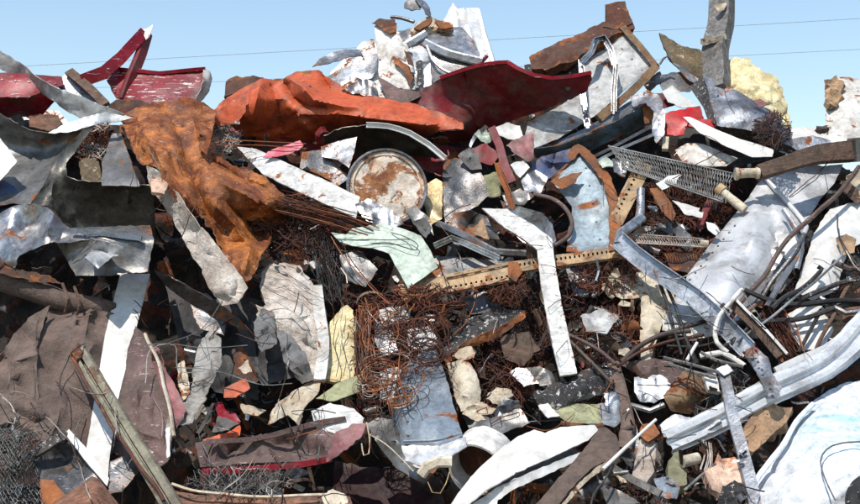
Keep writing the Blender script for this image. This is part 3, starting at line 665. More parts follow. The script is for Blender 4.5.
lattice('folded_panel', 'grey_wire', [(-30,440,-.4),(40,430,-.6),(38,520,-.5),(-30,530,-.7)], 10, 13, .0024, sag=.2, jit=.35, parent=t)
tangle('loose_strands', 'pale_wire', None, 14, 440, 24, 18, -.55, .1, 30, .0018, style='sweep', dirv=(34, -22), parent=t, cat=None)
sheet('angular_dark_panel', 'grey_steel', [(30,456,-.5),(48,440,-.52),(66,430,-.54),(74,444,-.56),(96,470,-.54),(102,482,-.52),(84,500,-.5),(66,498,-.5),(52,484,-.5),(38,480,-.48)], inner=[(68,460,-.36)], label='angular dark grey panel beneath the thin white offcut', cat='metal panel', cr=.016, mode='lin')
sheet('black_edge_piece', 'charred', [(28,454),(62,430),(68,434),(66,440),(36,458)], o=-.57, label='black charred strip over the angular dark panel', cat='charred scrap', cr=.012, res=3, th=.02)
sheet('grey_wedge', 'grey_steel', [(110,462),(126,456),(146,448),(154,452),(140,470),(122,492),(108,494)], o=-.56, label='grey wedge plate behind the foot of the diagonal beam', cat='metal plate', cr=.016)
sheet('rusty_lump', 'rust_edge', [(40,478),(54,480),(66,496),(58,514),(42,514)], o=-.56, label='rust red lump beside the chicken wire', cat='rusty scrap', cr=.03, th=.03, res=3)
sheet('broken_box', 'reddish_wood', [(44,510,-.6),(92,476,-.62),(99,479,-.64),(128,516,-.62),(130,545,-.6),(40,545,-.6)], inner=[(93,496,-.86),(60,520,-.84)], label='broken reddish wooden box at the bottom left', cat='wooden box', cr=.005, mode='lin', th=.03, jag=.4)
sheet('bottom_board', 'reddish_wood', [(158,488,-.5),(180,492,-.5),(230,497,-.5),(300,497,-.5),(350,495,-.5),(360,530,-.6),(150,530,-.6)], label='reddish brown board along the bottom edge', cat='board', cr=.01, th=.04, anchor='bottom board')
tube('board_edge_batten', 'cream', [(172,484,-.6),(200,492,-.6),(250,496,-.6),(300,495,-.6),(336,494,-.6)], 1.8, 'thin pale batten on top of the bottom board', 'batten', sides=5)
tangle('grey_spring_wire', 'grey_wire', 'grey tangle of thin spring wire above the bottom board', 240, 482, 50, 14, -.5, .12, 130, .0022, seed=3, anchor='grey spring wire')
tangle('grey_upright_strands', 'pale_wire', 'loose upright pale wire ends above the bottom board', 262, 474, 44, 8, -.62, .04, 12, .0018, style='sweep', dirv=(24, -34))
sheet('stone_chunk', 'cream', [(322,498),(332,490),(346,496),(352,510),(328,516)], o=-.7, label='cream stone chunk at the bottom edge', cat='stone', cr=.03, th=.08, res=3)
t = thing('flattened_girder', 'flattened pinkish girder with a red lower flange near the bottom', 'girder', 270, 450, anchor='flattened pinkish girder')
sheet('web', 'pink_brown', [(196,444,-.38),(214,440,-.42),(258,436,-.46),(300,428,-.5),(345,416,-.5),(366,424,-.48),(362,440,-.5),(346,450,-.5),(330,459,-.5),(270,464,-.48),(200,468,-.42)], inner=[(240,452,-.32),(290,448,-.36),(320,438,-.58)], cr=.018, cf=4, parent=t, lip=.015, mode='lin')
beam('red_flange', 'red_paint', [(202,470,-.5),(250,467,-.54),(300,464,-.56),(332,458,-.56)], 6, 3, 'box', parent=t, wob=.01)
beam('upper_flange', 'pink_brown', [(208,443,-.48),(250,438,-.52),(300,428,-.56),(345,417,-.56)], 5, 5, 'box', parent=t, wob=.014)
sheet('torn_end', 'pink_plastic', [(336,432),(352,424),(366,424),(362,436),(350,446),(338,456),(326,462),(330,448)], o=-.6, cr=.03, res=2.5, parent=t, jag=1.6)
for k, (pts, m, l) in enumerate([([(214,404),(222,402),(226,410),(236,414),(241,422),(228,426),(218,416)],'red_paint','small crushed red scrap in the cavity left of the girder'), ([(240,404),(252,406),(266,410),(258,416),(244,414)],'cream','small cream splinter in the cavity above the girder'),
     ([(202,440),(228,432),(240,425),(240,436),(216,446)],'orange_paint','dull orange board end lying on the girder'), ([(224,388),(246,378),(250,388),(236,398),(224,398)],'orange_paint','orange cloth scrap deep in the cavity'), ([(238,368),(248,360),(252,372),(244,374)],'cream','small cream corner deep in the cavity'),
     ([(218,416),(212,432),(222,432),(240,424)],'grey_cloth','grey rag in the cavity left of the girder')]):
    sheet('cavity_scrap', m, pts, o=-.25 - .04*k, label=l, cat='scrap piece', cr=.02, res=3)
# ---- lower centre left
sheet('plastered_slab', 'plaster', [(262,272,-.3),(275,262,-.2),(300,266,-.2),(318,290,-.28),(326,312,-.32),(330,345,-.36),(322,380,-.36),(305,372,-.34),(290,346,-.34),(272,334,-.34),(256,326,-.34),(256,314,-.34),(266,305,-.34),(260,288,-.32)], inner=[(290,300,-.46),(305,330,-.48),(280,315,-.42),(285,285,-.34)], label='whitish plastered slab stained brown left of the yellow foam', cat='rubble slab', cr=.035, cf=7, th=.06, res=3, anchor='plastered slab')
tangle('black_wire_loops', 'cable', 'black wire loops hanging over the plastered slab', 292, 286, 30, 14, -.5, .05, 14, .0026, style='sweep', dirv=(44, 22))
beam('white_upright_strip', 'worn_white_paint', [(316,286,-.42),(320,310,-.46),(324,340,-.48),(319,380,-.48)], 11, 3, 'box', label='worn white upright strip beside the plastered slab', cat='slat', smooth=True)
sheet('stone_grey_rag', 'grey_cloth', [(254,322),(262,308),(274,312),(277,345),(262,352),(255,340)], o=-.44, label='stiff grey rag at the left foot of the plastered slab', cat='rag', cr=.03, cf=8, res=3)
sheet('shaded_grey_rag', 'grey_cloth', [(276,328),(292,336),(306,356),(314,380),(302,384),(284,362)], o=-.46, label='grey sheet coloured as the shaded stone below the plastered slab', cat='rag', cr=.03, cf=6, res=3)  # grey sheet carries the slab's shaded stone in its colour
sheet('yellow_foam_sheet', 'yellow_foam', [(341,310,-.3),(347,305,-.3),(353,311,-.3),(357,345,-.34),(354,382,-.38),(336,382,-.4),(320,379,-.4),(327,345,-.36),(330,322,-.34)], inner=[(344,345,-.44)], label='yellow foam sheet standing beside the copper coils', cat='foam', cr=.02, cf=5, th=.03, res=3, anchor='upright yellow foam sheet')
for k, x in enumerate((337, 345)):
    tube('foam_wire', 'cable', [(x, 322, -.46), (x-3, 342, -.48), (x+2, 360, -.49), (x-1, 376, -.49)], .5, ['left','right'][k] + ' thin dark wire over the yellow foam sheet', 'wire', sides=4)
sheet('cream_crumple', 'cream', [(268,425,-.5),(276,404,-.48),(290,394,-.46),(306,384,-.44),(322,378,-.44),(318,395,-.48),(304,408,-.52),(299,426,-.54),(288,415,-.54)], inner=[(292,405,-.42)], label='crumpled cream card above the girder', cat='card', cr=.03, cf=6, res=3, mode='lin')
sheet('grey_green_wedge', 'olive_card', [(316,400),(338,384),(362,376),(360,394),(334,402)], o=-.5, label='grey green wedge under the yellow foam', cat='card', cr=.02)
sheet('white_marked_card', 'marked_white', [(311,412),(330,404),(354,409),(364,418),(362,432),(340,434),(318,432)], o=-.54, label='white card with small dark marks above the girder end', cat='card', cr=.01, mode='lin')
tangle('orange_wire_hank', 'orange_wire', 'upright hank of orange rusted wire beside the yellow foam', 364, 352, 8, 34, -.42, .06, 90, .0030, style='sweep', dirv=(6, 56), anchor='orange wire hank')
tangle('copper_coil', 'orange_wire', 'lower coil of copper coloured wire before the blue-grey bin', 384, 388, 20, 26, -.55, .07, 20, .0028, style='coil', seed=4)
tangle('copper_coil', 'rust_wire', 'wide coil of copper coloured wire left of the blue-grey bin', 412, 338, 30, 22, -.55, .07, 34, .0030, style='coil', seed=5, anchor='copper coil')
tangle('copper_coil', 'orange_wire', 'thin large loops among the copper wire', 398, 350, 34, 28, -.62, .05, 9, .0024, style='coil', seed=6)
tangle('brown_wire_tangle', 'rust_wire', 'brown wire tangle on the mid slope left of the slotted rail', 400, 318, 46, 16, -.32, .1, 150, .0030, seed=7, anchor='brown wire tangle')
tangle('dark_tangle', 'rust_wire_dark', 'dark tangle behind the copper coil', 385, 355, 34, 36, -.3, .1, 110, .0032, seed=8)
for k, (pts, m, l) in enumerate([([(376,312),(394,306),(412,308),(408,322),(384,326)],'worn_white_paint','dirty white scrap behind the upper wire tangle'), ([(376,322),(392,328),(398,352),(382,356),(374,340)],'aluminium','silver scrap seen through the copper loops'),
      ([(408,330),(430,326),(440,344),(424,352),(408,346)],'white_paint','white scrap seen through the round wire coil'), ([(380,372),(402,366),(404,392),(392,404),(380,398)],'marked_white','white patch behind the hanging copper wire')]):
    sheet('seen_through_scrap', m, pts, o=-.38, label=l, cat='sheet metal', cr=.025, res=3)
t = thing('blue_grey_bin', 'crumpled blue-grey metal bin standing at the lower middle', 'metal bin', 430, 420, anchor='blue-grey bin')
sheet('front', 'blue_grey_paint', [(400,374,-.44),(414,356,-.42),(436,350,-.42),(446,376,-.5),(455,412,-.58),(463,440,-.62),(440,448,-.66),(404,448,-.62),(401,410,-.54)], inner=[(425,385,-.56),(412,420,-.68),(440,420,-.7),(428,400,-.5)], cr=.018, cf=4, parent=t, lip=.01)
sheet('crushed_side', 'blue_grey_paint', [(400,374,-.44),(401,410,-.54),(404,448,-.62),(392,436,-.4),(392,395,-.36)], cr=.012, parent=t)
sheet('rim', 'bright_galvanised', [(402,446,-.7),(440,447,-.76),(466,437,-.78),(467,447,-.8),(445,462,-.8),(424,467,-.76),(406,462,-.7)], inner=[(430,454,-.76)], cr=.008, parent=t, res=3, lip=.01)
tube('fold', 'blue_grey_paint', [(404,441,-.66),(436,441,-.72),(462,434,-.66)], 1.5, parent=t, sides=6)
sheet('dark_fallen_panel', 'dark_steel', [(366,424,-.4),(378,418,-.42),(394,420,-.44),(405,432,-.48),(412,455,-.54),(438,468,-.56),(424,484,-.5),(396,468,-.46),(378,444,-.42)], inner=[(396,440,-.58)], label='dark grey sheet fallen between the girder and the bin', cat='sheet metal', cr=.014, mode='lin')
sheet('maroon_bottom_sheet', 'shadowed_maroon', [(335,462,.2),(400,472,.2),(440,478,.2),(450,530,.2),(330,530,.2)], label='maroon sheet with its shadow put into the dark colour at the bottom middle', cat='sheet metal', cr=.04)  # shadow at the bottom is put into this sheet's colour
tube('curved_pale_wire', 'cream', [(369,434,-.66),(386,444,-.68),(398,455,-.7),(413,472,-.7)], .7, 'curved pale wire over the fallen dark sheet', 'wire')
tube('rope_loop', 'cream', [(366,422,-.62),(370,440,-.66),(369,454,-.66),(364,456,-.66),(362,444,-.64)], .8, 'small rope loop at the girder end', 'rope')
# ---- centre: white strip, lid, mint card, slotted rails
sheet('dark_maroon_backing', 'dark_red_paint', [(225,128),(300,128),(400,140),(470,148),(472,172),(440,178),(400,160),(300,156),(240,150)], o=.45, label='dark maroon sheet standing in for the red shadow beneath the orange sheet', cat='sheet metal', cr=.05)  # dark red sheet added to paint the shadow below the orange one
sheet('white_tapered_strip', 'marked_white', [(237,147,-.1),(256,149,-.18),(285,162,-.26),(325,180,-.34),(360,197,-.38),(356,218,-.4),(338,210,-.38),(312,198,-.34),(280,183,-.28),(262,174,-.24)], label='long white tapering strip right of the big rusted sheet', cat='sheet strip', cr=.006, mode='lin', jag=.5, th=.014, anchor='white tapering strip')
V = []; F = []
for q_, (x_, y_) in enumerate(((250, 157), (258, 163), (250, 165))):
    tube_geo([W(x_ + 6*math.cos(k*.5)*(1 + .04*k), y_ + 4*math.sin(k*.5)*(1 + .03*k), -.205) for k in range(12 - q_ * 2)], .0022, 4, V, F)
link('printed_swirl', V, F, 'grey_cloth', bpy.data.objects['white_tapered_strip'], 90)
sheet('pink_ribbon', 'hot_pink', [(263,158),(268,152),(284,146),(300,141),(304,146),(298,151),(280,156)], o=-.28, label='hot pink plastic ribbon under the orange sheet', cat='ribbon', cr=.01, res=2.5)
tangle('pale_shavings', 'pale_wire', 'pale metal shavings beside the torn flap of the rusted sheet', 226, 134, 14, 16, -.02, .06, 46, .003, L=10, seed=9)
beam('white_sliver', 'white_paint', [(236,102,-.12),(237,116,-.14),(238,124,-.14)], 5, 2, 'box', label='short white slat under the left tip of the orange sheet', cat='slat', roll=20)
for k, y in enumerate((142, 146)):
    tube('taut_wire', 'orange_wire', [(208,y,-.3),(250,y-1,-.34),(306,y+2,-.3)], .5, ['upper','lower'][k] + ' taut rusty wire crossing beside the rusted sheet', 'wire', sides=4)
sheet('grey_kinked_plate', 'grey_steel', [(302,152,-.05),(322,150,-.1),(340,168,-.14),(350,178,-.16),(338,186,-.12),(318,174,-.08),(300,168,-.04)], label='dull grey kinked plate behind the white tapering strip', cat='metal plate', cr=.014, mode='lin')
sheet('pale_triangular_plate', 'aluminium', [(321,147,-.16),(338,141,-.2),(357,137,-.24),(354,152,-.28),(349,168,-.3),(338,160,-.24),(322,157,-.18)], label='pale triangular plate touching the drum lid', cat='metal plate', cr=.006, mode='lin', jag=.5)
t = thing('curved_hood', 'olive curved hood with a white rolled edge above the drum lid', 'curved sheet', 380, 140, anchor='olive curved hood')
sheet('hood', 'olive_steel', [(324,136,-.18),(342,128,-.24),(366,125,-.28),(392,127,-.3),(412,134,-.28),(430,145,-.24),(444,158,-.2),(424,157,.15),(404,155,.25),(384,152,.3),(352,155,.3),(332,158,.25),(324,150,.05)], inner=[(370,140,.05),(400,144,.08)], cr=.008, soft=True, parent=t)
beam('rolled_edge', 'white_paint', [(366,125,-.34),(388,126,-.36),(410,133,-.34),(428,144,-.3),(445,158,-.26)], 5, 3, 'trough', parent=t, smooth=True, wob=.004)
# drum lid
t = thing('drum_lid', 'round rust-mottled drum lid with a dark rim in the middle of the heap', 'drum lid', 387, 188, -.2, anchor='drum lid')
def disc(name, mat, c, r, nrm, parent, th=.01, dent=.02, rings=14, seg=48):
    n = Vector(nrm).normalized(); a = n.orthogonal().normalized(); b = n.cross(a); V = []; F = []; c = Vector(c)
    for j in range(rings + 1):
        q = r * j / rings
        for i in range(seg):
            t_ = 2*math.pi*i/seg; p = a*math.cos(t_)*q + b*math.sin(t_)*q
            h = dent * (noise.noise(p*6 + c) + .4*noise.noise(p*18 + c)); V.append(tuple(c + p + n*h))
    m = len(V)
    for v in list(V): V.append(tuple(Vector(v) - n*th))
    for j in range(rings):
        for i in range(seg):
            i2 = (i+1) % seg; F.append((j*seg+i, j*seg+i2, (j+1)*seg+i2, (j+1)*seg+i)); F.append((m+j*seg+i2, m+j*seg+i, m+(j+1)*seg+i, m+(j+1)*seg+i2))
    for i in range(seg): i2 = (i+1) % seg; F.append((rings*seg+i2, rings*seg+i, m+rings*seg+i, m+rings*seg+i2))
    return link(name, V, F, mat, parent, 60)
lc = W(387, 187, -.22); ln = (CAM - lc).normalized() + Vector((.12, 0, .35)); ln.normalize()
disc('lid_face', 'rusty_lid', lc, .283, ln, t)
la = ln.orthogonal().normalized(); lb = ln.cross(la)
V, F = tube_geo([lc + (la*math.cos(k*6.2832/48) + lb*math.sin(k*6.2832/48))*.288 + ln*.006 for k in range(49)], .013, 8)
link('rim', V, F, 'grey_steel', t)
V, F = tube_geo([lc + (la*math.cos(k*6.2832/48) + lb*math.sin(k*6.2832/48))*.25 + ln*.004 for k in range(49)], .006, 6)
link('pressed_ridge', V, F, 'rusty_lid', t)
sheet('clear_crumpled_bag', 'aluminium', [(355,204),(368,199),(384,206),(396,214),(404,224),(392,230),(376,226),(362,218)], o=-.4, label='crumpled clear plastic between the white strip and the lid', cat='plastic bag', cr=.035, cf=9, res=2.5)
sheet('brass_plate', 'brass', [(425,186),(436,180),(442,184),(442,220),(430,224),(424,206)], o=.0, label='dull yellow brass plate in shade right of the drum lid', cat='metal plate', cr=.03)
sheet('dark_cone_plate', 'grey_steel', [(443,161,-.02),(456,158,-.1),(472,162,-.16),(484,178,-.18),(489,196,-.14),(478,206,-.12),(462,214,-.1),(445,225,-.06)], inner=[(464,182,-.24)], label='dark grey dished plate right of the brass plate', cat='metal plate', cr=.01, mode='idw', lip=.01, anchor='dished grey plate')
t = thing('mint_card', 'pale mint green sheet with bent tongue in the middle of the heap', 'card sheet', 410, 250, anchor='mint green sheet')
sheet('sheet', 'mint_card', [(331,233,-.28),(346,235,-.34),(352,229,-.36),(381,224,-.4),(402,229,-.42),(421,236,-.44),(430,250,-.46),(438,268,-.48),(424,278,-.48),(408,289,-.5),(399,272,-.48),(389,254,-.46),(372,248,-.42),(352,246,-.36),(340,242,-.3)], cr=.005, mode='lin', jag=.4, parent=t, lip=.006, th=.005)
tube('looped_wire', 'cable', [(352,241,-.42),(370,240,-.45),(392,240,-.48),(410,239,-.5),(418,245,-.52),(416,250,-.52),(404,247,-.51),(390,243,-.48),(372,244,-.45)], .55, 'black wire loop lying on the mint green sheet', 'wire', sides=4)
tangle('brown_wire_sweep', 'rust_wire', 'sweeping bundle of brown wires passing under the white strip', 322, 213, 36, 8, -.36, .06, 60, .0032, style='sweep', dirv=(120, 32), anchor='sweeping brown wires')
tangle('dark_wire_nest', 'rust_wire_dark', 'dark rusty wire nest below the white tapering strip', 298, 228, 42, 30, -.12, .12, 200, .0034, seed=11, anchor='dark wire nest')
tangle('red_brown_nest', 'rust_wire', 'red brown wire nest under the lower corner of the rusted sheet', 290, 222, 34, 24, -.2, .08, 90, .0032, seed=12)
tangle('hanging_black_strands', 'cable', 'black strands hanging below the dark wire nest', 330, 265, 16, 30, -.22, .06, 60, .003, style='sweep', dirv=(10, 50))
tangle('lower_dark_wires', 'rust_wire_dark', 'dark wires in the hollow left of the mint green sheet', 352, 282, 34, 24, -.12, .1, 90, .003, seed=13)
for k, (pa, m, l) in enumerate([([(331,237),(345,258),(368,284),(390,304)],'orange_wire','left thin wire slanting under the mint green sheet'), ([(341,240),(352,262),(376,290),(398,312)],'rust_wire','right thin wire slanting under the mint green sheet'), ([(341,268),(346,276),(347,284)],'pale_wire','tiny bright wire end under the mint green sheet')]):
    tube('slanting_wire', m, [(x, y, -.42) for x, y in pa], .6, l, 'wire', sides=4)
beam('aluminium_bar', 'aluminium', [(434,246,-.3),(452,238,-.34),(466,243,-.36),(500,258,-.36)], 5.5, 4, 'chan', label='thin bent aluminium bar beside the mint green sheet', cat='metal bar')
beam('dark_flat_bar', 'grey_steel', [(436,224,-.3),(466,238,-.34),(494,252,-.36),(526,254,-.36)], 7, 3, 'cap', label='dark flat bar slanting behind the white bent strip', cat='metal bar', anchor='dark flat bar')
sheet('grey_shadow_plate', 'dark_steel', [(432,256),(470,258),(508,262),(512,270),(470,278),(420,288),(414,284),(440,268)], o=-.2, label='dark plate behind the left slotted rail', cat='metal plate', cr=.02)
sheet('folded_grey_flap', 'grey_steel', [(446,226,-.2),(452,214,-.24),(470,210,-.3),(486,216,-.26),(500,240,-.28),(480,238,-.32),(462,236,-.24)], inner=[(474,224,-.16)], label='folded grey flap under the dished grey plate', cat='sheet metal', cr=.012, mode='lin')
sheet('brown_triangle', 'tan_foam', [(470,233),(483,217),(489,240)], o=-.36, label='small brown triangle by the top of the white bent strip', cat='scrap piece', cr=.01, res=3)
def perf(name, mat, p0, p1, wpx, rows, pitch, hw, hh, parent, slots=(), th=.005):
    """slotted angle: a flat strip with real holes and a folded flange"""
    dx, dy = p1[0]-p0[0], p1[1]-p0[1]; L_ = math.hypot(dx, dy); ux, uy = dx/L_, dy/L_; nx, ny = -uy, ux; h = wpx/2
    H = []
    for v in rows:
        s = pitch * .8
        while s < L_ - pitch * .6:
            if not any(a < s < b for a, b in slots):
                cx, cy = p0[0] + ux*s + nx*v, p0[1] + uy*s + ny*v
                H.append([(cx + ux*hw*a + nx*hh*b, cy + uy*hw*a + ny*hh*b) for a, b in ((-1,-.5),(-.5,-1),(.5,-1),(1,-.5),(1,.5),(.5,1),(-.5,1),(-1,.5))])
            s += pitch
    for a, b in slots:
        v = -rows[0]; c1 = (p0[0]+ux*a + nx*v, p0[1]+uy*a + ny*v); c2 = (p0[0]+ux*b + nx*v, p0[1]+uy*b + ny*v)
        H.append([(c1[0]-nx*1.2, c1[1]-ny*1.2), (c2[0]-nx*1.2, c2[1]-ny*1.2), (c2[0]+nx*1.2, c2[1]+ny*1.2), (c1[0]+nx*1.2, c1[1]+ny*1.2)])
    P = [(p0[0]-nx*h, p0[1]-ny*h, p0[2]), (p1[0]-nx*h, p1[1]-ny*h, p1[2]), (p1[0]+nx*h, p1[1]+ny*h, p1[2]), (p0[0]+nx*h, p0[1]+ny*h, p0[2])]
    sheet(name, mat, P, cr=.002, jag=.25, mode='lin', res=3.2, holes=H, parent=parent, th=th)
    sheet('folded_flange', mat, [P[3], P[2], (P[2][0]+nx*2, P[2][1]+ny*2, P[2][2]+.045), (P[3][0]+nx*2, P[3][1]+ny*2, P[3][2]+.045)], cr=.001, jag=.2, mode='lin', res=5, parent=parent)
t = thing('slotted_rail', 'wide tan slotted rail left of the white bent strip', 'slotted rail', 460, 282, anchor='left slotted rail')
perf('perforated_face', 'tan_paint', (400,293,-.42), (512,271,-.42), 17, (4.2,), 5.2, 1.1, 1.1, t, slots=())
perf('upper_face', 'tan_paint', (446,276,-.45), (508,263.5,-.44), 3, (0,), 14, 4, .8, t)
t = thing('slotted_rail', 'narrow tan slotted rail passing behind the white bent strip', 'slotted rail', 570, 260, anchor='right slotted rail')
perf('perforated_face', 'tan_paint', (512,267,-.34), (624,251,-.4), 11, (-1.2,), 4.6, .95, 1.5, t)
sheet('torn_end', 'rust_edge', [(508,262),(518,262),(522,272),(516,282),(508,278)], o=-.42, cr=.02, res=2.5, parent=t)
t = thing('slotted_rail', 'tan slotted rail standing upright beside the spring mesh', 'slotted rail', 630, 190, anchor='upright slotted rail')
perf('perforated_face', 'tan_paint', (646,163,-.22), (616,222,-.34), 14, (3.2,), 5.4, 1.1, 1.3, t)
t = thing('white_bent_strip', 'flat white strip bent in the middle and hanging to the lower centre', 'sheet strip', 555, 290, anchor='white bent strip')
sheet('strip', 'marked_white', [(482,209,-.42),(507,209,-.42),(512,213,-.42),(534,226,-.45),(552,240,-.5),(555,266,-.52),(563,310,-.54),(577,374,-.5),(560,377,-.5),(549,330,-.54),(541,285,-.54),(537,250,-.5),(528,243,-.46),(505,228,-.42)], cr=.006, mode='lin', jag=.5, parent=t, lip=.008, th=.014)
tangle('drooping_wires', 'orange_wire', 'loose rusty wires drooping over the blue-grey bin and cream scraps', 396, 388, 26, 16, -.72, .05, 20, .0026, style='sweep', dirv=(10, 52))
sheet('dark_shiny_curl', 'aluminium', [(500,200,-.1),(520,206,-.2),(540,212,-.26),(552,224,-.26),(556,240,-.26),(546,250,-.2),(530,246,-.1),(510,232,-.08)], inner=[(530,222,-.06)], label='shiny curled sheet behind the top of the white bent strip', cat='curved sheet', cr=.006, soft=True)
tube('hoop_edge', 'pink_brown', [(534,194,-.2),(552,198,-.26),(565,208,-.3),(572,222,-.32),(569,236,-.32),(556,246,-.3),(550,248,-.3)], 2.2, 'brown hoop edge curving beside the pale blue plate', 'hoop', sides=8)
t = thing('rust_edged_plate', 'pale blue plate with a broad orange rust border right of centre', 'metal plate', 585, 200, anchor='rust-edged blue plate')
sheet('plate', 'pale_blue_paint', [(578,148,-.02),(604,172,-.14),(610,200,-.22),(614,248,-.34),(592,252,-.34),(566,251,-.3),(570,222,-.22),(572,206,-.16),(556,186,-.06),(546,178,-.0)], inner=[(588,205,-.14),(600,225,-.18),(580,238,-.14)], cr=.008, soft=True, parent=t)
sheet('rust_border', 'rust_edge', [(577,144,-.06),(590,152,-.1),(610,176,-.2),(618,200,-.28),(621,222,-.34),(619,252,-.4),(609,252,-.4),(609,205,-.28),(602,180,-.2),(580,154,-.08),(552,180,-.04),(545,179,-.02)], cr=.014, res=3, jag=1.2, parent=t, lip=.01)
sheet('rusted_tear', 'rust_edge', [(550,182,-.12),(566,176,-.16),(582,172,-.18),(576,182,-.18),(562,190,-.16)], cr=.02, res=2.5, parent=t)
# ---- bits under the dark red sheet
for k, (pts, m, l, oo) in enumerate([
    ([(472,150),(486,144),(500,156),(492,166),(476,162)],'dark_red_paint','crushed dark red bit under the dark red sheet',-.05),
    ([(506,146),(522,136),(534,134),(534,158),(528,162),(514,154)],'pink_plastic','pinkish white torn triangle under the dark red sheet',-.15),
    ([(492,130),(506,124),(520,126),(524,140),(508,140),(498,136)],'white_paint','white torn flap under the tip of the dark red sheet',-.1),
    ([(474,136),(486,128),(494,138),(486,146)],'mint_card','pale green shred under the dark red sheet',-.05),
    ([(480,180),(492,172),(502,178),(500,198),(486,196)],'olive_card','olive shaded scrap below the dark red bit',.0),
    ([(532,164),(548,156),(574,148),(568,164),(546,182),(530,178)],'blue_tarp','crumpled blue plastic above the rust-edged plate',-.05),
    ([(520,176),(536,170),(548,178),(540,194),(524,192)],'aluminium','crushed silver scrap left of the rust-edged plate',-.1),
    ([(598,163),(606,160),(614,164),(612,170),(602,170)],'mint_card','small pale green plastic scrap by the spring mesh',-.2),
    ([(612,160),(624,158),(630,166),(624,178),(614,174)],'aluminium','crumpled silver plastic beside the green scrap',-.22),
    ([(458,156),(468,148),(476,152),(482,170),(470,170)],'grey_cloth','grey curled cloth at the top of the dished plate',-.2),
    ([(510,166),(524,160),(530,168),(520,178)],'white_paint','small white flake left of the blue plastic',-.16),
    ([(502,196),(520,190),(534,196),(524,206),(506,206)],'dark_steel','small dark plate above the white bent strip',-.2),
    ([(404,212),(416,206),(430,220),(434,236),(420,230)],'dark_steel','black curled scrap right of the drum lid',-.34),
    ([(412,222),(424,218),(432,228),(426,238)],'grey_cloth','grey creased scrap at the top of the mint sheet',-.42)]):
    sheet('small_scrap', m, pts, o=oo, label=l, cat='scrap piece', cr=.03, cf=7, res=3, lip=.01)
beam('rusty_pendant', 'rust_edge', [(497,163,-.2),(501,176,-.24),(508,192,-.26),(512,210,-.26)], 5, 3, 'chan', label='narrow rusty strip hanging below the dark red sheet', cat='metal strip', smooth=True)
beam('dark_pendant', 'dark_red_paint', [(492,128,-.1),(500,145,-.14),(505,165,-.16),(512,182,-.16)], 8, 2, 'box', label='dark maroon strip hanging behind the narrow rusty strip', cat='metal strip')
# ---- top centre
t = thing('orange_sheet', 'big folded orange painted sheet across the top of the heap', 'painted sheet', 330, 110, anchor='orange sheet')
sheet('sheet', 'orange_paint', [(212,112,.0),(228,98,-.02),(245,88,-.04),(262,79,.0),(283,80,.02),(296,73,.04),(318,71,.04),(328,78,.0),(345,90,-.06),(372,97,-.12),(410,103,-.2),(440,113,-.3),(463,123,-.36),(464,130,-.36),(440,130,-.26),(426,136,.05),(430,152,.4),(418,152,.45),(404,138,.25),(372,136,.4),(340,138,.5),(310,146,.6),(280,152,.6),(256,150,.5),(242,134,.2),(226,120,.0)],
      inner=[(240,104,-.2),(270,100,-.1),(300,100,-.2),(330,106,-.3),(355,111,-.34),(385,117,-.4),(415,122,-.42),(345,98,-.14),(286,130,.3),(320,126,.15),(360,130,.12),(395,132,.05),(232,112,-.2)], cr=.02, cf=3, parent=t, lip=.014, res=2.8, fac=(30, .03),
      ridges=[([(262,78),(257,98),(250,126)],.15,7), ([(270,82),(278,104),(284,134)],-.12,8), ([(284,82),(293,97),(308,106),(332,108)],-.2,8), ([(284,76),(302,87),(314,100),(345,107),(385,109)],.14,6), ([(320,70),(326,84),(338,95)],-.13,5),
              ([(300,114),(340,114),(400,121),(445,127)],.14,5), ([(345,91),(380,104),(432,117)],-.05,4), ([(296,112),(310,130),(330,142)],.1,6), ([(228,100),(240,108),(246,122)],.08,5)])
sheet('folded_corner', 'orange_paint', [(208,122,-.1),(222,108,-.22),(246,94,-.26),(246,112,-.2),(236,124,-.14),(220,126,-.1)], cr=.012, parent=t, mode='lin')
sheet('rusty_lump', 'rust_dark', [(224,97),(226,83),(236,75),(250,77),(263,77),(266,80),(254,86),(242,90),(232,96)], o=.0, label='dark rusty lump poking up behind the orange sheet', cat='rusty scrap', cr=.05, cf=6, th=.1, res=3)
t = thing('dark_red_sheet', 'large dark red curved sheet with a lighter rim top centre', 'painted sheet', 500, 110, anchor='dark red sheet')
sheet('sheet', 'dark_red_paint', [(404,100,-.1),(420,90,-.2),(440,79,-.28),(462,70,-.34),(486,65,-.38),(508,62,-.4),(516,67,-.42),(532,74,-.44),(550,78,-.46),(572,76,-.48),(591,73,-.5),(592,80,-.44),(586,92,-.3),(562,103,-.02),(530,115,.12),(502,124,.22),(474,140,.4),(456,144,.42),(440,132,-.1),(462,130,-.12),(464,124,-.2),(436,112,-.2)],
      inner=[(470,92,-.12),(505,90,-.14),(540,94,-.18),(480,112,.1),(520,104,.05),(565,90,-.26),(450,105,-.02)], cr=.012, cf=1.5, parent=t, soft=True, res=3.5)
beam('rim', 'red_paint', [(440,78,-.3),(464,69,-.36),(486,64,-.4),(508,62,-.42),(518,68,-.44),(534,75,-.46),(552,78,-.48),(572,76,-.5),(591,72,-.52)], 3.6, 4, 'box', parent=t, wob=.004, smooth=True)
bolt(t, 'grey_steel', 568, 88, -.3, 2.6)
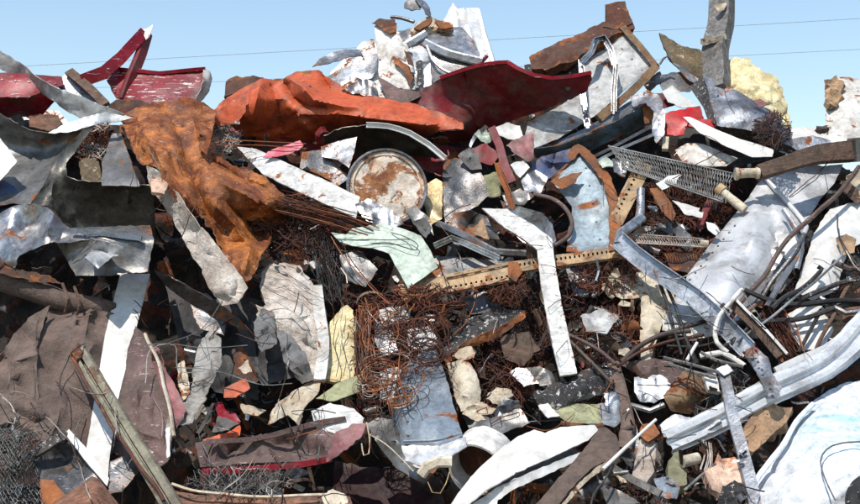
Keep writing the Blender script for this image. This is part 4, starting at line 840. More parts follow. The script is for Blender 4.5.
# white fridge-like panel and its frame
t = thing('rust_framed_panel', 'white panel with rusty frame edges tilted at the top right of centre', 'appliance panel', 610, 80, anchor='rust-framed white panel')
sheet('panel', 'dull_grey_paint', [(622,30,.12),(652,66,.06),(600,112,.0),(584,122,-.01),(560,138,-.03),(534,148,-.05),(524,140,.0),(528,122,.05),(552,110,.08),(576,96,.1),(580,58,.14),(598,40,.14)], cr=.006, mode='lin', parent=t, jag=.6)
beam('frame_edge', 'rusty_tan', [(621,26,.08),(640,46,.04),(656,67,.0)], 6, 6, 'box', parent=t, wob=.006)
beam('frame_edge', 'rusty_tan', [(656,67,.0),(630,92,-.03),(598,119,-.06)], 8, 5, 'box', parent=t, wob=.006)
t = thing('folded_metal_frame', 'thin grey metal strip folded like a roof before the white panel', 'metal strip', 598, 70, anchor='folded grey strip')
beam('left_leg', 'aluminium', [(588,128,-.12),(583,98,-.1),(581,62,-.06)], 5, 4, 'chan', parent=t, wob=.004)
beam('bent_top', 'aluminium', [(581,63,-.1),(590,54,-.12),(594,42,-.1),(604,37,-.08),(612,52,-.1),(616,68,-.12)], 5, 5, 'chan', parent=t, wob=.004)
beam('right_leg', 'aluminium', [(616,67,-.12),(614,90,-.15),(613,114,-.16)], 4.5, 4, 'chan', parent=t, wob=.004)
t = thing('rusty_block_and_slab', 'dark rusty slab ending in an upright block on the skyline', 'rusty slab', 580, 45, anchor='rusty skyline slab')
sheet('slab', 'rust_dark', [(529,58,.1),(545,48,.12),(575,36,.14),(603,23,.16),(632,20,.16),(635,28,.12),(612,36,.04),(588,50,0),(572,62,-.02),(545,70,.0),(532,69,.05)], inner=[(570,48,-.06),(600,34,.0),(545,58,-.02)], cr=.03, cf=6, th=.09, parent=t, res=3, jag=1.4)
sheet('block', 'rust_dark', [(605,5,.14),(612,3,.12),(625,1,.14),(629,14,.12),(633,22,.1),(620,30,.08),(603,27,.1),(607,16,.1)], cr=.005, cf=5, th=.12, parent=t, res=3, jag=.5)
sheet('shadow_filler', 'charred', [(524,66),(548,66),(575,58),(582,64),(580,78),(548,82),(526,78)], o=.2, label='black sheet filling in the shadow under the rusty skyline slab', cat='charred scrap', cr=.04, th=.05)  # black sheet paints the shadow below the slab
t = thing('boxed_girder', 'silver topped boxed girder, shade put into its dark blue face, right of centre', 'girder', 600, 135, anchor='silver-topped girder')
sheet('top_face', 'galvanised', [(520,152,.1),(532,142,.14),(556,142,.12),(578,132,.1),(600,120,.1),(624,106,.08),(646,94,.06),(652,100,-.1),(630,114,-.16),(606,126,-.16),(580,138,-.14),(556,146,-.1),(536,149,-.1)], cr=.01, mode='lin', parent=t, lip=.008)
sheet('front_face', 'blue_steel', [(534,149,-.1),(556,146,-.1),(580,138,-.14),(606,126,-.16),(630,114,-.16),(652,100,-.1),(655,122,.12),(640,128,.12),(612,141,.1),(586,153,.1),(560,160,.1),(536,158,.08)], cr=.008, mode='lin', parent=t)  # downward face coloured darker than the top to hold its shade
sheet('rusty_patch', 'rust_edge', [(642,106,-.13),(651,102,-.12),(654,121,-.06),(645,124,-.06)], cr=.006, res=3, parent=t)
for k in (0, 1):
    beam('thin_rail', ['grey_steel','aluminium'][k], [(592+k*2,157+k*6,-.12),(622,142+k*6,-.14),(652,127+k*7,-.14)], 3, 2, 'box', label=['upper dark','lower pale'][k] + ' thin rail under the boxed girder', cat='metal bar')
sheet('draped_zinc_strap', 'galvanised', [(630,98,-.1),(648,91,-.14),(660,97,-.2),(665,112,-.26),(664,136,-.28),(656,144,-.28),(652,132,-.26),(654,112,-.24),(646,104,-.2),(634,108,-.14)], inner=[(655,100,-.26)], label='bent zinc strap draped over the end of the boxed girder', cat='metal strip', cr=.014, res=3, lip=.012)
# ---- white and silver skyline stack
t = thing('tall_white_panel', 'tall narrow white panel with a rusty torn top on the skyline', 'metal panel', 395, 60, anchor='tall white panel')
sheet('panel', 'worn_white_paint', [(374,24,.1),(384,22,.08),(396,22,.08),(398,34,.0),(404,46,-.02),(410,58,-.02),(414,72,-.04),(415,90,-.06),(404,90,-.04),(390,86,-.02),(386,100,-.06),(376,99,-.04),(373,74,.0),(377,50,.04)], inner=[(392,50,-.08),(392,72,-.02)], cr=.012, mode='lin', parent=t, lip=.01, res=3)
sheet('rusty_top', 'rust_dark', [(372,23,.06),(380,19,.04),(395,20,.02),(396,32,-.03),(390,35,-.04),(381,28,.02)], cr=.02, res=2.5, parent=t)
sheet('rusty_seam', 'rust_edge', [(392,56,-.08),(400,60,-.1),(408,66,-.1),(414,78,-.12),(410,86,-.1),(404,72,-.1),(394,62,-.08)], cr=.02, res=2.5, parent=t, jag=1.5)
sheet('brown_wedge', 'pink_brown', [(377,75,-.12),(384,80,-.14),(398,88,-.16),(416,92,-.18),(424,94,-.16),(404,106,-.2),(388,102,-.18)], label='brownish wedge plate at the foot of the tall white panel', cat='metal plate', cr=.01, mode='lin')
sheet('rear_grey_sheet', 'aluminium', [(392,34),(420,27),(446,24),(470,30),(486,60),(470,84),(430,96),(392,100)], o=.42, label='broad grey sheet filling the back of the silver stack', cat='sheet metal', cr=.03, lip=.01)
sheet('rear_pale_sheet', 'duct_silver', [(400,44),(414,34),(430,34),(440,52),(446,84),(424,96),(404,92)], o=.3, label='pale creased sheet behind the bright upright strip', cat='sheet metal', cr=.03)
sheet('rear_left_sheet', 'galvanised', [(330,72),(344,60),(362,48),(380,42),(384,98),(352,98),(334,90)], o=.3, label='grey sheet behind the bowed silver sheet', cat='sheet metal', cr=.03)
sheet('leaning_pale_strip', 'duct_silver', [(456,10),(464,8),(474,34),(482,62),(470,64),(460,34)], o=.12, label='narrow pale strip leaning left of the silver profile', cat='sheet metal', cr=.015)
sheet('claw_sheet', 'aluminium', [(313,68,.1),(320,60,.1),(332,54,.1),(346,50,.1),(359,50,.08),(363,57,.06),(350,57,.0),(338,62,.02),(326,65,.04)], label='claw shaped silver sheet sticking out over the orange sheet', cat='sheet metal', cr=.012, res=2.5, lip=.01, anchor='silver claw sheet')
sheet('silver_bowed_sheet', 'galvanised', [(326,78,.1),(338,70,.06),(352,64,.02),(366,58,.0),(377,54,.0),(377,70,-.08),(372,78,-.06),(356,82,-.02),(340,86,.0),(330,86,.05)], inner=[(355,72,-.14)], label='bowed silver sheet left of the tall white panel', cat='sheet metal', cr=.012, soft=True, lip=.01)
sheet('pale_upper_flake', 'worn_white_paint', [(354,52),(362,42),(374,38),(376,54),(366,60)], o=.08, label='pale flake left of the top of the tall white panel', cat='sheet metal', cr=.02, res=3)
sheet('crushed_foil_heap', 'aluminium', [(340,84),(352,78),(366,80),(376,84),(377,98),(362,96),(346,92)], o=-.1, label='crushed foil above the orange sheet crest', cat='foil', cr=.05, cf=9, res=2.5)
sheet('rear_white_sheet', 'white_paint', [(438,34,.3),(445,18,.3),(453,3,.3),(458,10,.3),(464,30,.25),(472,60,.2),(460,72,.2),(440,60,.25)], label='pointed white sheet rising at the back of the silver stack', cat='sheet metal', cr=.02, mode='lin')
t = thing('silver_post_profile', 'upright silver profile leaning on the skyline at top centre', 'metal profile', 482, 40, anchor='leaning silver profile')
beam('profile', 'bright_galvanised', [(473,8,.15),(480,34,.1),(489,66,.05)], 15, 7, 'cap', parent=t, wob=.006, roll=20)
beam('edge_strip', 'aluminium', [(478,10,.08),(485,36,.04),(493,64,.0)], 3, 3, 'box', parent=t)
sheet('bent_grey_hood', 'aluminium', [(410,34,.0),(424,28,.04),(440,27,.06),(462,28,.06),(472,40,.0),(480,54,-.08),(479,63,-.12),(460,58,-.14),(440,52,-.14),(424,48,-.12),(414,42,-.08)], inner=[(450,40,-.02),(440,46,-.12)], label='bent grey hood across the middle of the silver stack', cat='sheet metal', cr=.016, lip=.014, res=3)
beam('grey_cross_profile', 'galvanised', [(424,42,-.14),(450,54,-.18),(482,62,-.18)], 8, 6, 'cap', label='grey cross profile spanning the silver stack', cat='metal profile', smooth=True)
sheet('lower_silver_plate', 'aluminium', [(426,48,-.06),(452,58,-.1),(482,66,-.12),(474,74,-.14),(446,82,-.16),(434,88,-.16),(428,70,-.1)], inner=[(450,70,-.02)], label='smooth silver plate touching the dark red sheet', cat='sheet metal', cr=.012, lip=.012)
tube('silver_bow', 'galvanised', [(426,46,-.14),(434,62,-.18),(448,72,-.2),(462,76,-.2)], 1.6, 'curved silver edge bowing over the smooth silver plate', 'metal edge', sides=6)
sheet('bright_upright_strip', 'bright_galvanised', [(412,44,-.06),(424,40,-.06),(430,62,-.12),(432,86,-.16),(420,90,-.16),(414,72,-.12)], inner=[(422,62,-.2)], label='bright upright strip between white panel and smooth silver plate', cat='sheet metal', cr=.01, mode='lin', lip=.01)
sheet('rusty_cream_crest', 'cream', [(410,30),(418,22),(430,17),(440,20),(452,24),(450,30),(436,30),(424,34),(416,38)], o=-.02, label='cream crumbling piece with rust on top of the silver stack', cat='foam piece', cr=.04, cf=8, th=.05, res=2.5)
sheet('rusty_crest_bits', 'rust_edge', [(414,28),(422,22),(432,18),(430,24),(420,30)], o=-.08, label='rusty scrap left on the cream crumbling piece', cat='rusty scrap', cr=.03, res=2.5, th=.02)
sheet('rusty_crest_bits', 'rust_edge', [(436,22),(450,22),(453,27),(440,28)], o=-.08, label='rusty scrap right on the cream crumbling piece', cat='rusty scrap', cr=.03, res=2.5, th=.02)
beam('short_grey_bar', 'galvanised', [(407,45,-.12),(417,39,-.14),(427,33,-.14)], 7, 4, 'cap', label='short grey bar at the right of the tall white panel', cat='metal bar')
tube('thin_tube', 'grey_steel', [(391,17,.0),(402,18,-.02),(414,22,-.04)], 1.8, 'thin grey tube left of the cream crumbling piece', 'metal tube')
t = thing('topmost_claw', 'curved dark claw at the very top of the skyline', 'metal claw', 418, 10, anchor='topmost claw')
sheet('dark_vane', 'dark_steel', [(404,4,.0),(408,0,.0),(416,1,-.02),(424,4,-.02),(420,10,-.06),(411,11,-.06),(404,8,-.02)], cr=.01, res=2.5, parent=t)
sheet('silver_vane', 'galvanised', [(414,-2,.0),(424,1,-.02),(430,8,-.04),(431,16,-.06),(426,14,-.1),(421,6,-.08)], cr=.01, res=2.5, parent=t)
tube('maroon_stub', 'dark_red_paint', [(476,70,-.16),(482,62,-.16),(487,57,-.14)], 3, 'dark maroon stub beside the silver profile foot', 'stub', rend=2)
for k, (pts, m, l) in enumerate([([(404,50),(411,56),(414,66),(408,64)],'rust_dark','rusty fleck right of the tall white panel'), ([(416,62),(422,60),(423,84),(417,86)],'charred','black strip standing in for the shaded slot beside the bright upright strip')]):  # the black strip puts the slot's shade into its colour
    sheet('skyline_scrap', m, pts, o=-.2, label=l, cat='scrap piece', cr=.01, res=2.5)
# ---- top right
sheet('mottled_board', 'crusty_board', [(659,33,.2),(667,37,.2),(676,43,.2),(690,49,.2),(708,52,.22),(710,84,.2),(694,77,.16),(680,69,.12),(670,60,.14),(664,48,.18)], label='mottled brown board poking up left of the wooden post', cat='board', cr=.012, cf=6, th=.02, jag=.8, res=3)
tube('small_hook', 'grey_steel', [(660,64,-.05),(664,58,-.08),(668,56,-.08),(672,60,-.06)], 1.2, 'small grey hook below the mottled board', 'hook')
t = thing('weathered_post', 'weathered grey post with a white crosspiece standing on the skyline', 'post', 718, 60, anchor='weathered post')
beam('post', 'weathered_wood', [(722,-2,.05),(720,25,.03),(716,55,0),(714,92,-.05)], 21, 16, 'box', parent=t, roll=-24, wob=.012, angle=25)
beam('crosspiece', 'cream', [(701,42,-.08),(712,41,-.12),(725,37,-.1)], 5.5, 5, 'box', parent=t)
sheet('pale_chip', 'cream', [(714,4),(727,3),(724,10),(718,12)], o=-.1, cr=.01, res=2.5, parent=t)
sheet('yellow_foam_block', 'yellow_foam', [(726,62,.12),(734,57,.12),(744,58,.12),(754,64,.12),(764,72,.12),(776,77,.12),(782,92,.1),(787,108,.08),(791,128,.05),(772,126,.0),(745,112,-.02),(724,98,-.02),(720,84,.05)], inner=[(745,80,-.05),(765,95,-.08),(738,92,-.06),(775,112,-.04)], label='big yellow foam block behind the silver box top right', cat='foam', cr=.035, cf=10, th=.14, jag=2.8, res=2.6, anchor='big yellow foam block', fac=(13, .05))
t = thing('folded_zinc_box', 'folded zinc box with a black end in front of the yellow foam', 'metal box', 740, 110, anchor='folded zinc box')
sheet('face', 'galvanised', [(703,76,-.1),(722,84,-.12),(738,92,-.14),(762,106,-.16),(778,116,-.18),(790,134,-.2),(797,150,-.22),(778,140,-.26),(746,130,-.28),(717,126,-.3),(711,104,-.2)], inner=[(742,108,-.3),(765,122,-.3)], cr=.012, mode='lin', parent=t, lip=.01)
sheet('black_end', 'charred', [(689,87,-.05),(703,76,-.1),(711,104,-.22),(717,126,-.3),(709,121,-.2),(701,104,-.1)], cr=.008, mode='lin', parent=t, res=3)
sheet('black_underside', 'charred', [(715,126,-.3),(746,130,-.28),(778,140,-.26),(797,150,-.22),(798,156,-.1),(766,146,-.08),(740,140,-.06),(716,134,-.1)], cr=.01, mode='lin', parent=t)
sheet('red_streak', 'pink_plastic', [(753,101),(760,99),(768,104),(760,108)], o=-.3, label='small faded red patch on the folded zinc box', cat='plastic piece', cr=.006, res=2.5)
tangle('black_wire_knot', 'rust_wire_dark', 'loose dark wire knot on the right end of the folded zinc box', 772, 130, 17, 17, -.36, .06, 50, .0026, seed=14, anchor='dark wire knot')
t = thing('bright_red_bracket', 'bright red bent bracket under the folded zinc box', 'bracket', 690, 120, anchor='bright red bracket')
sheet('face', 'bright_red', [(664,113,-.14),(682,109,-.16),(700,106,-.16),(704,118,-.2),(688,122,-.22),(684,134,-.2),(676,136,-.2),(662,134,-.16)], cr=.008, mode='lin', parent=t, res=3)
sheet('arm', 'bright_red', [(690,120,-.22),(715,119,-.24),(716,130,-.24),(700,129,-.24),(688,126,-.22)], cr=.006, mode='lin', parent=t, res=3)
for k, (pts, m, l, oo) in enumerate([([(662,92),(672,86),(686,98),(700,106),(682,108),(668,102)],'white_paint','torn white flap above the bright red bracket',-.08), ([(652,94),(668,92),(678,104),(664,108)],'dark_red_paint','dark red chip left of the torn white flap',.0),
      ([(655,76),(680,72),(698,84),(690,92),(664,92)],'dark_steel','dark plate at the foot of the mottled board',.1), ([(640,82),(660,72),(664,80),(650,92)],'grey_steel','grey plate right of the white panel corner',.08),
      ([(672,62),(684,68),(706,84),(704,90),(690,82)],'aluminium','thin pale sheet sloping down from the mottled board',.06)]):
    sheet('upper_right_scrap', m, pts, o=oo, label=l, cat='scrap piece', cr=.02, res=3)
sheet('black_hollow_sheet', 'black_rubber', [(682,126,.05),(716,132,.05),(752,150,.05),(772,160,.05),(740,166,.1),(700,160,.12),(676,148,.1)], label='black rubber sheet under the white edging strip', cat='rubber sheet', cr=.03, o=.05)
t = thing('white_edging', 'white edging strip slanting below the bright red bracket', 'metal strip', 728, 138, anchor='white edging strip')
sheet('strip', 'white_paint', [(683,117,-.3),(690,117,-.32),(712,127,-.34),(740,139,-.36),(774,150,-.36),(772,157,-.36),(752,157,-.36),(724,145,-.34),(700,133,-.32)], cr=.004, mode='lin', jag=.4, parent=t)
sheet('grey_white_tray', 'worn_white_paint', [(675,150,-.1),(688,143,-.14),(704,144,-.16),(722,152,-.16),(738,158,-.16),(726,166,-.2),(700,166,-.2),(682,162,-.16)], inner=[(704,156,-.24)], label='rounded off-white tray above the spring mesh', cat='tray', cr=.01, soft=True)
beam('small_white_peg', 'cream', [(666,138,-.2),(665,150,-.22)], 6, 4, 'box', label='short cream peg under the bright red bracket', cat='peg', wob=.002)
t = thing('plaster_block', 'white plaster block with a crumbling crust at the right edge', 'plaster block', 845, 110, anchor='white plaster block')
sheet('block', 'worn_white_paint', [(826,90,.1),(831,78,.1),(845,77,.1),(900,84,.1),(900,155,-.1),(845,150,-.06),(828,140,-.02),(826,118,.0)], inner=[(850,110,-.1)], cr=.02, cf=4, th=.12, parent=t, res=3.5)
sheet('crust', 'tan_foam', [(824,92),(828,80),(836,76),(842,84),(840,98),(836,110),(828,108)], o=-.02, cr=.04, cf=9, th=.04, parent=t, res=2.5, jag=2)
sheet('distant_white_panel', 'white_paint', [(786,128,.3),(806,127,.3),(830,130,.3),(848,146,.2),(820,156,.1),(796,152,.1)], label='flat white panel behind the brown timber', cat='metal panel', cr=.02)
sheet('grey_felt_heap', 'galvanised', [(790,140),(812,136),(836,142),(850,150),(820,158),(790,156)], o=-.05, label='grey rumpled sheet behind the brown timber', cat='sheet metal', cr=.03)
t = thing('brown_timber', 'brown timber post lying level at the right with a grey cap', 'timber', 805, 160, anchor='brown timber')
beam('timber', 'brown_wood', [(757,172,-.45),(775,165,-.45),(805,157,-.44),(853,150,-.4)], 13, 15, 'box', parent=t, wend=20, wob=.016, smooth=True, roll=12)
beam('grey_cap', 'dark_steel', [(852,150,-.42),(900,146,-.4)], 24, 18, 'box', parent=t, wob=.004)
t = thing('cream_spool', 'short cream spool at the left tip of the brown timber', 'spool', 747, 172, anchor='cream spool')
tube('barrel', 'cream', [(736,174,-.42),(747,173,-.44),(758,173,-.46)], 5, parent=t, sides=14, wob=0, smooth=False)
tube('flange', 'cream', [(735,174,-.42),(738,174,-.42)], 6.4, parent=t, sides=14, wob=0, smooth=False)
tube('flange', 'cream', [(756,173,-.46),(759,173,-.46)], 6.2, parent=t, sides=14, wob=0, smooth=False)
t = thing('cream_peg', 'round cream peg pointing down at the silver duct', 'peg', 732, 199, anchor='cream peg')
tube('shaft', 'cream', [(720,190,-.3),(745,210,-.3)], 4.6, parent=t, sides=12, wob=0, smooth=False)
tube('knob', 'tan_paint', [(718,188,-.3),(723,192,-.3)], 6, parent=t, sides=12, wob=0, smooth=False)
# ---- spring meshes
lattice('spring_mesh', 'grey_wire', [(608,146,-.2),(735,174,-.24),(722,202,-.3),(622,168,-.28)], 46, 5, .0032, 'long grey spring mesh slanting across the right centre', 'spring mesh', sag=.03, style='spring', anchor='long spring mesh')
lattice('small_spring_mesh', 'pale_wire', [(632,234,-.34),(704,239,-.34),(704,247,-.36),(636,243,-.36)], 26, 2, .0028, 'short spring mesh strip above the angled rail', 'spring mesh', sag=.01, style='spring', anchor='short spring mesh')
tube('mesh_end_roller', 'cream', [(700,243,-.36),(708,244,-.36)], 3.6, 'small cream roller on the short spring mesh end', 'roller', sides=10, wob=0)
tangle('red_wire_mass', 'rust_wire', 'dense rust red wire mass behind the long spring mesh', 678, 206, 50, 24, .02, .12, 240, .0036, seed=15, anchor='rust red wire mass')
tangle('lower_wire_mass', 'rust_wire', 'dense brown wire mass above the angled rail', 688, 262, 46, 24, -.02, .12, 260, .0036, seed=16, anchor='brown wire mass')
tangle('centre_wire_mass', 'rust_wire_dark', 'dark wire mass right of the white bent strip', 602, 292, 40, 32, -.02, .14, 240, .0034, seed=17, anchor='dark wire mass')
tangle('centre_low_wires', 'rust_wire', 'brown wires hanging below the narrow slotted rail', 608, 275, 34, 18, -.28, .08, 80, .003, seed=18)
tangle('left_low_wire_mass', 'rust_wire', 'rusty wire mass below the orange-edged black lump', 492, 378, 38, 34, -.1, .14, 240, .0034, seed=19, anchor='rusty wire mass')
tangle('mid_wires', 'rust_wire_dark', 'dark wires left of the white bent strip', 525, 318, 26, 44, -.02, .12, 150, .0034, seed=20)
tangle('speckled_wires', 'rust_wire', 'brown wires mixed with pale specks above the charred lump', 612, 335, 32, 26, -.2, .1, 120, .003, seed=21)
tangle('pale_specks', 'pale_wire', 'pale curls among the brown wires above the charred lump', 605, 330, 16, 22, -.32, .05, 34, .003, L=8, seed=22)
tangle('rail_end_tangle', 'rust_wire', 'reddish wires spilling over the left slotted rail', 428, 298, 40, 12, -.5, .05, 70, .003, seed=23)
tangle('hanging_rail_wires', 'rust_wire', 'brown wires knotted under the joint of both slotted rails', 508, 288, 20, 16, -.34, .06, 60, .003, seed=24)
sheet('rust_flake', 'rust_edge', [(650,189,-.24),(660,188,-.28),(668,198,-.32),(676,214,-.32),(673,222,-.3),(665,216,-.28),(656,202,-.24)], label='curved orange rust flake beneath the long spring mesh', cat='rusty scrap', cr=.012, res=3, lip=.01)
sheet('red_shaded_strip', 'dark_red_paint', [(706,200,-.2),(714,198,-.22),(706,218,-.24),(700,232,-.24),(696,226,-.2)], label='dark red strip left of the cream peg', cat='metal strip', cr=.01, res=3)
for k, (pts, l) in enumerate([([(672,200),(686,204),(700,208),(698,213),(682,210)],'upper'), ([(680,208),(704,212),(702,218),(684,214)],'lower'), ([(706,222),(714,224),(720,232),(716,236),(708,230)],'right hand')]):
    sheet('white_flake', 'white_paint', pts, o=-.3, label=l + ' white flake in the rust red wire mass', cat='scrap piece', cr=.012, res=2.5)
sheet('bright_patch', 'white_paint', [(656,184),(668,176),(682,174),(676,184),(662,190)], o=-.3, label='bright white flake lying on the long spring mesh', cat='scrap piece', cr=.01, res=2.5)
# ---- orange edged black lump, small plates
t = thing('orange_edged_lump', 'black lump with an orange lower edge below the slotted rail', 'scrap lump', 485, 335, anchor='orange-edged black lump')
sheet('black_skin', 'charred', [(440,350,-.2),(448,330,-.2),(470,318,-.22),(500,308,-.24),(526,312,-.24),(505,326,-.34),(480,337,-.36),(462,347,-.34),(448,358,-.3)], inner=[(475,326,-.38)], cr=.02, cf=5, parent=t, res=3)
sheet('orange_edge', 'rust_edge', [(444,360,-.3),(462,344,-.38),(482,334,-.4),(505,324,-.38),(524,311,-.28),(526,317,-.3),(506,332,-.34),(486,342,-.34),(466,350,-.32),(448,364,-.28)], cr=.014, parent=t, res=3)
sheet('mirrored_chip', 'aluminium', [(510,373,-.3),(516,368,-.3),(526,368,-.32),(539,384,-.34),(524,387,-.32)], label='small shiny chip left of the white strip foot', cat='scrap piece', cr=.004, mode='lin', res=3)
sheet('dark_chip', 'dark_steel', [(526,368),(540,366),(552,372),(556,384),(540,386)], o=-.26, label='small dark plate behind the shiny chip', cat='scrap piece', cr=.01, res=3)
sheet('charred_bundle', 'charred', [(533,394,-.36),(546,386,-.4),(566,378,-.42),(590,370,-.42),(610,366,-.4),(616,380,-.42),(612,393,-.44),(592,398,-.46),(562,406,-.46),(540,410,-.42)], inner=[(570,392,-.54),(595,384,-.52)], label='charred bundle flecked with white at the foot of the white bent strip', cat='charred scrap', cr=.03, cf=8, th=.06, res=3, jag=1.6, anchor='charred bundle')
sheet('olive_card_strip', 'olive_card', [(548,404,-.42),(580,404,-.46),(603,404,-.46),(604,424,-.48),(580,424,-.5),(566,422,-.48),(556,414,-.44)], label='flat olive strip under the charred bundle', cat='card', cr=.006, mode='lin')
for k, (pts, m, l) in enumerate([([(538,406),(548,404),(560,416),(548,418)],'white_paint','white triangular chip left of the olive strip'), ([(598,404),(618,400),(626,416),(614,428),(602,424)],'blue_grey_paint','bluish crumpled rag right of the olive strip'), ([(604,394),(618,392),(620,404),(606,406)],'aluminium','silver crumple above the bluish rag')]):
    sheet('low_scrap', m, pts, o=-.5, label=l, cat='scrap piece', cr=.02, cf=8, res=3)
t = thing('curved_cream_shell', 'curved cream shell with a torn foot right of the bin', 'shell piece', 465, 385, anchor='curved cream shell')
sheet('shell', 'cream', [(448,364,-.3),(458,361,-.38),(469,362,-.42),(477,374,-.42),(481,390,-.42),(480,404,-.42),(470,408,-.46),(461,412,-.44),(455,396,-.38)], inner=[(464,380,-.52),(470,396,-.54)], cr=.008, soft=True, parent=t, res=3, lip=.01)
sheet('upper_flap', 'cream', [(452,356,-.36),(460,349,-.38),(471,346,-.38),(476,352,-.4),(474,358,-.4),(462,361,-.4)], cr=.012, parent=t, res=2.5)
sheet('torn_foot', 'cream', [(462,414,-.46),(468,406,-.5),(482,402,-.52),(496,409,-.52),(492,414,-.52),(481,415,-.52),(486,420,-.52),(476,421,-.52)], cr=.012, parent=t, res=2.5)
t = thing('white_pipe_end', 'open white pipe end with a dark inside at the bottom centre', 'pipe', 478, 465, anchor='white pipe end')
pc = W(476, 470, -.6); pax = Vector((.30, 1.0, .42))
ring('pipe_wall', 'worn_white_paint', pc, .16, .24, pax, .012, t)
disc('dark_plug', 'rust_dark', pc + pax.normalized()*.16, .15, -pax, t, dent=.03)
t = thing('pale_pipe_collar', 'cream ring collar beside the white pipe end', 'collar', 437, 470, anchor='cream collar')
beam('collar', 'cream', [(421,476,-.74),(427,468,-.8),(438,463,-.84),(452,463,-.84)], 10, 3, 'cap', parent=t, smooth=True)
tube('hanging_ring', 'brass', [(428,482,-.78),(432,492,-.78),(440,493,-.78),(446,484,-.78),(450,472,-.78)], .6, parent=t, sides=5)
t = thing('folded_white_panel', 'large white folded panel with a dark slot at the bottom centre', 'metal panel', 530, 460, anchor='folded white panel')
sheet('upper_skin', 'white_paint', [(450,506,-.72),(458,494,-.74),(480,470,-.78),(504,446,-.8),(518,436,-.78),(534,430,-.74),(545,434,-.74),(560,428,-.72),(594,426,-.66),(598,431,-.66),(588,441,-.7),(570,449,-.76),(520,472,-.86),(486,492,-.86),(466,508,-.82)], inner=[(510,455,-.9),(545,442,-.86)], cr=.01, cf=3, parent=t, lip=.01, jag=.6)
sheet('lower_skin', 'white_paint', [(472,504,-.8),(500,486,-.84),(530,472,-.84),(560,460,-.8),(580,452,-.74),(576,461,-.74),(548,474,-.8),(516,488,-.82),(498,500,-.8),(496,530,-.76),(470,530,-.76)], cr=.008, parent=t, res=3.5)
sheet('dark_slot_lining', 'olive_steel', [(486,490,-.62),(520,471,-.62),(572,449,-.56),(584,453,-.56),(560,464,-.62),(520,480,-.66),(494,494,-.64)], cr=.006, parent=t)  # dark sheet stands in for the shade between the two skins
t = thing('brown_belt', 'wide brown felt belt looping beside the folded white panel', 'belt', 590, 455, anchor='wide brown belt')
sheet('outer_face', 'felt', [(598,428,-.66),(606,427,-.68),(616,434,-.72),(620,446,-.76),(614,457,-.8),(594,466,-.84),(576,482,-.88),(558,504,-.92),(546,530,-.94),(520,530,-.9),(536,504,-.88),(556,480,-.84),(574,460,-.78),(588,444,-.7)], inner=[(600,446,-.86)], cr=.01, soft=True, cf=2, parent=t, th=.012)
sheet('cut_edge', 'cream', [(616,456,-.8),(598,466,-.84),(580,482,-.88),(562,504,-.92),(550,530,-.94),(553,530,-.92),(566,504,-.9),(584,484,-.86),(602,469,-.82)], cr=.004, parent=t, res=3)
beam('bent_brown_strap', 'felt', [(612,362,-.4),(618,380,-.46),(624,404,-.52),(629,422,-.56),(626,448,-.58)], 12, 3, 'cap', label='long brown strap hanging above the wide belt', cat='strap', smooth=True, anchor='hanging brown strap')
sheet('grey_brown_plate', 'pink_brown', [(614,362,-.4),(634,361,-.44),(655,359,-.46),(672,362,-.46),(684,371,-.46),(672,384,-.48),(660,378,-.44),(644,382,-.44),(634,372,-.4)], inner=[(650,370,-.52)], label='grey brown plate folded over the brown strap', cat='sheet metal', cr=.014, mode='lin')
sheet('white_plastic_wrap', 'bright_galvanised', [(634,378),(648,376),(662,377),(672,384),(668,396),(654,404),(640,402),(634,392)], o=-.44, label='crumpled white plastic wrap under the grey brown plate', cat='plastic bag', cr=.045, cf=8, res=2.8)
t = thing('rusty_can', 'crushed rusty can with a pressed band right of the plastic wrap', 'can', 686, 392, anchor='crushed rusty can')
sheet('body', 'rusty_tan', [(663,396,-.5),(684,371,-.52),(699,374,-.46),(709,391,-.44),(702,403,-.48),(690,414,-.5),(672,411,-.46)], inner=[(690,392,-.66),(680,400,-.6)], cr=.006, cf=5, mode='lin', parent=t, res=3, th=.01, jag=.5)
tube('band', 'rust_dark', [(678,379,-.56),(692,388,-.68),(706,396,-.52)], 1.4, parent=t, sides=6)
CB = [([(567,334),(580,340),(600,352),(616,364)],'pink_brown','reddish cable running down to the brown strap',2.0), ([(568,338),(582,352),(600,370),(614,384)],'brown_rubber','brown cable running under the reddish cable',2.0),
      ([(622,362),(640,346),(664,334),(690,330)],'brown_rubber','thick brown cable arching above the grey brown plate',2.7), ([(618,366),(640,352),(668,342),(704,334)],'rust_dark','rust coloured cable under the thick brown cable',1.6),
      ([(664,334),(690,326),(712,318),(724,306)],'black_rubber','black hose joining the angled rail from the left',2.3), ([(668,344),(700,346),(722,338)],'black_rubber','black hose lying on the pale cap of the post',1.6),
      ([(652,262),(662,292),(678,340),(682,356)],'black_rubber','left black rod crossing the angled rail',1.6), ([(657,260),(672,300),(686,336),(694,352)],'black_rubber','right black rod crossing the angled rail',1.7)]
for pa, m, l, r_ in CB:
    tube('cable', m, [(x, y, -.5) for x, y in pa], r_, l, 'cable', sides=8, wob=.008)
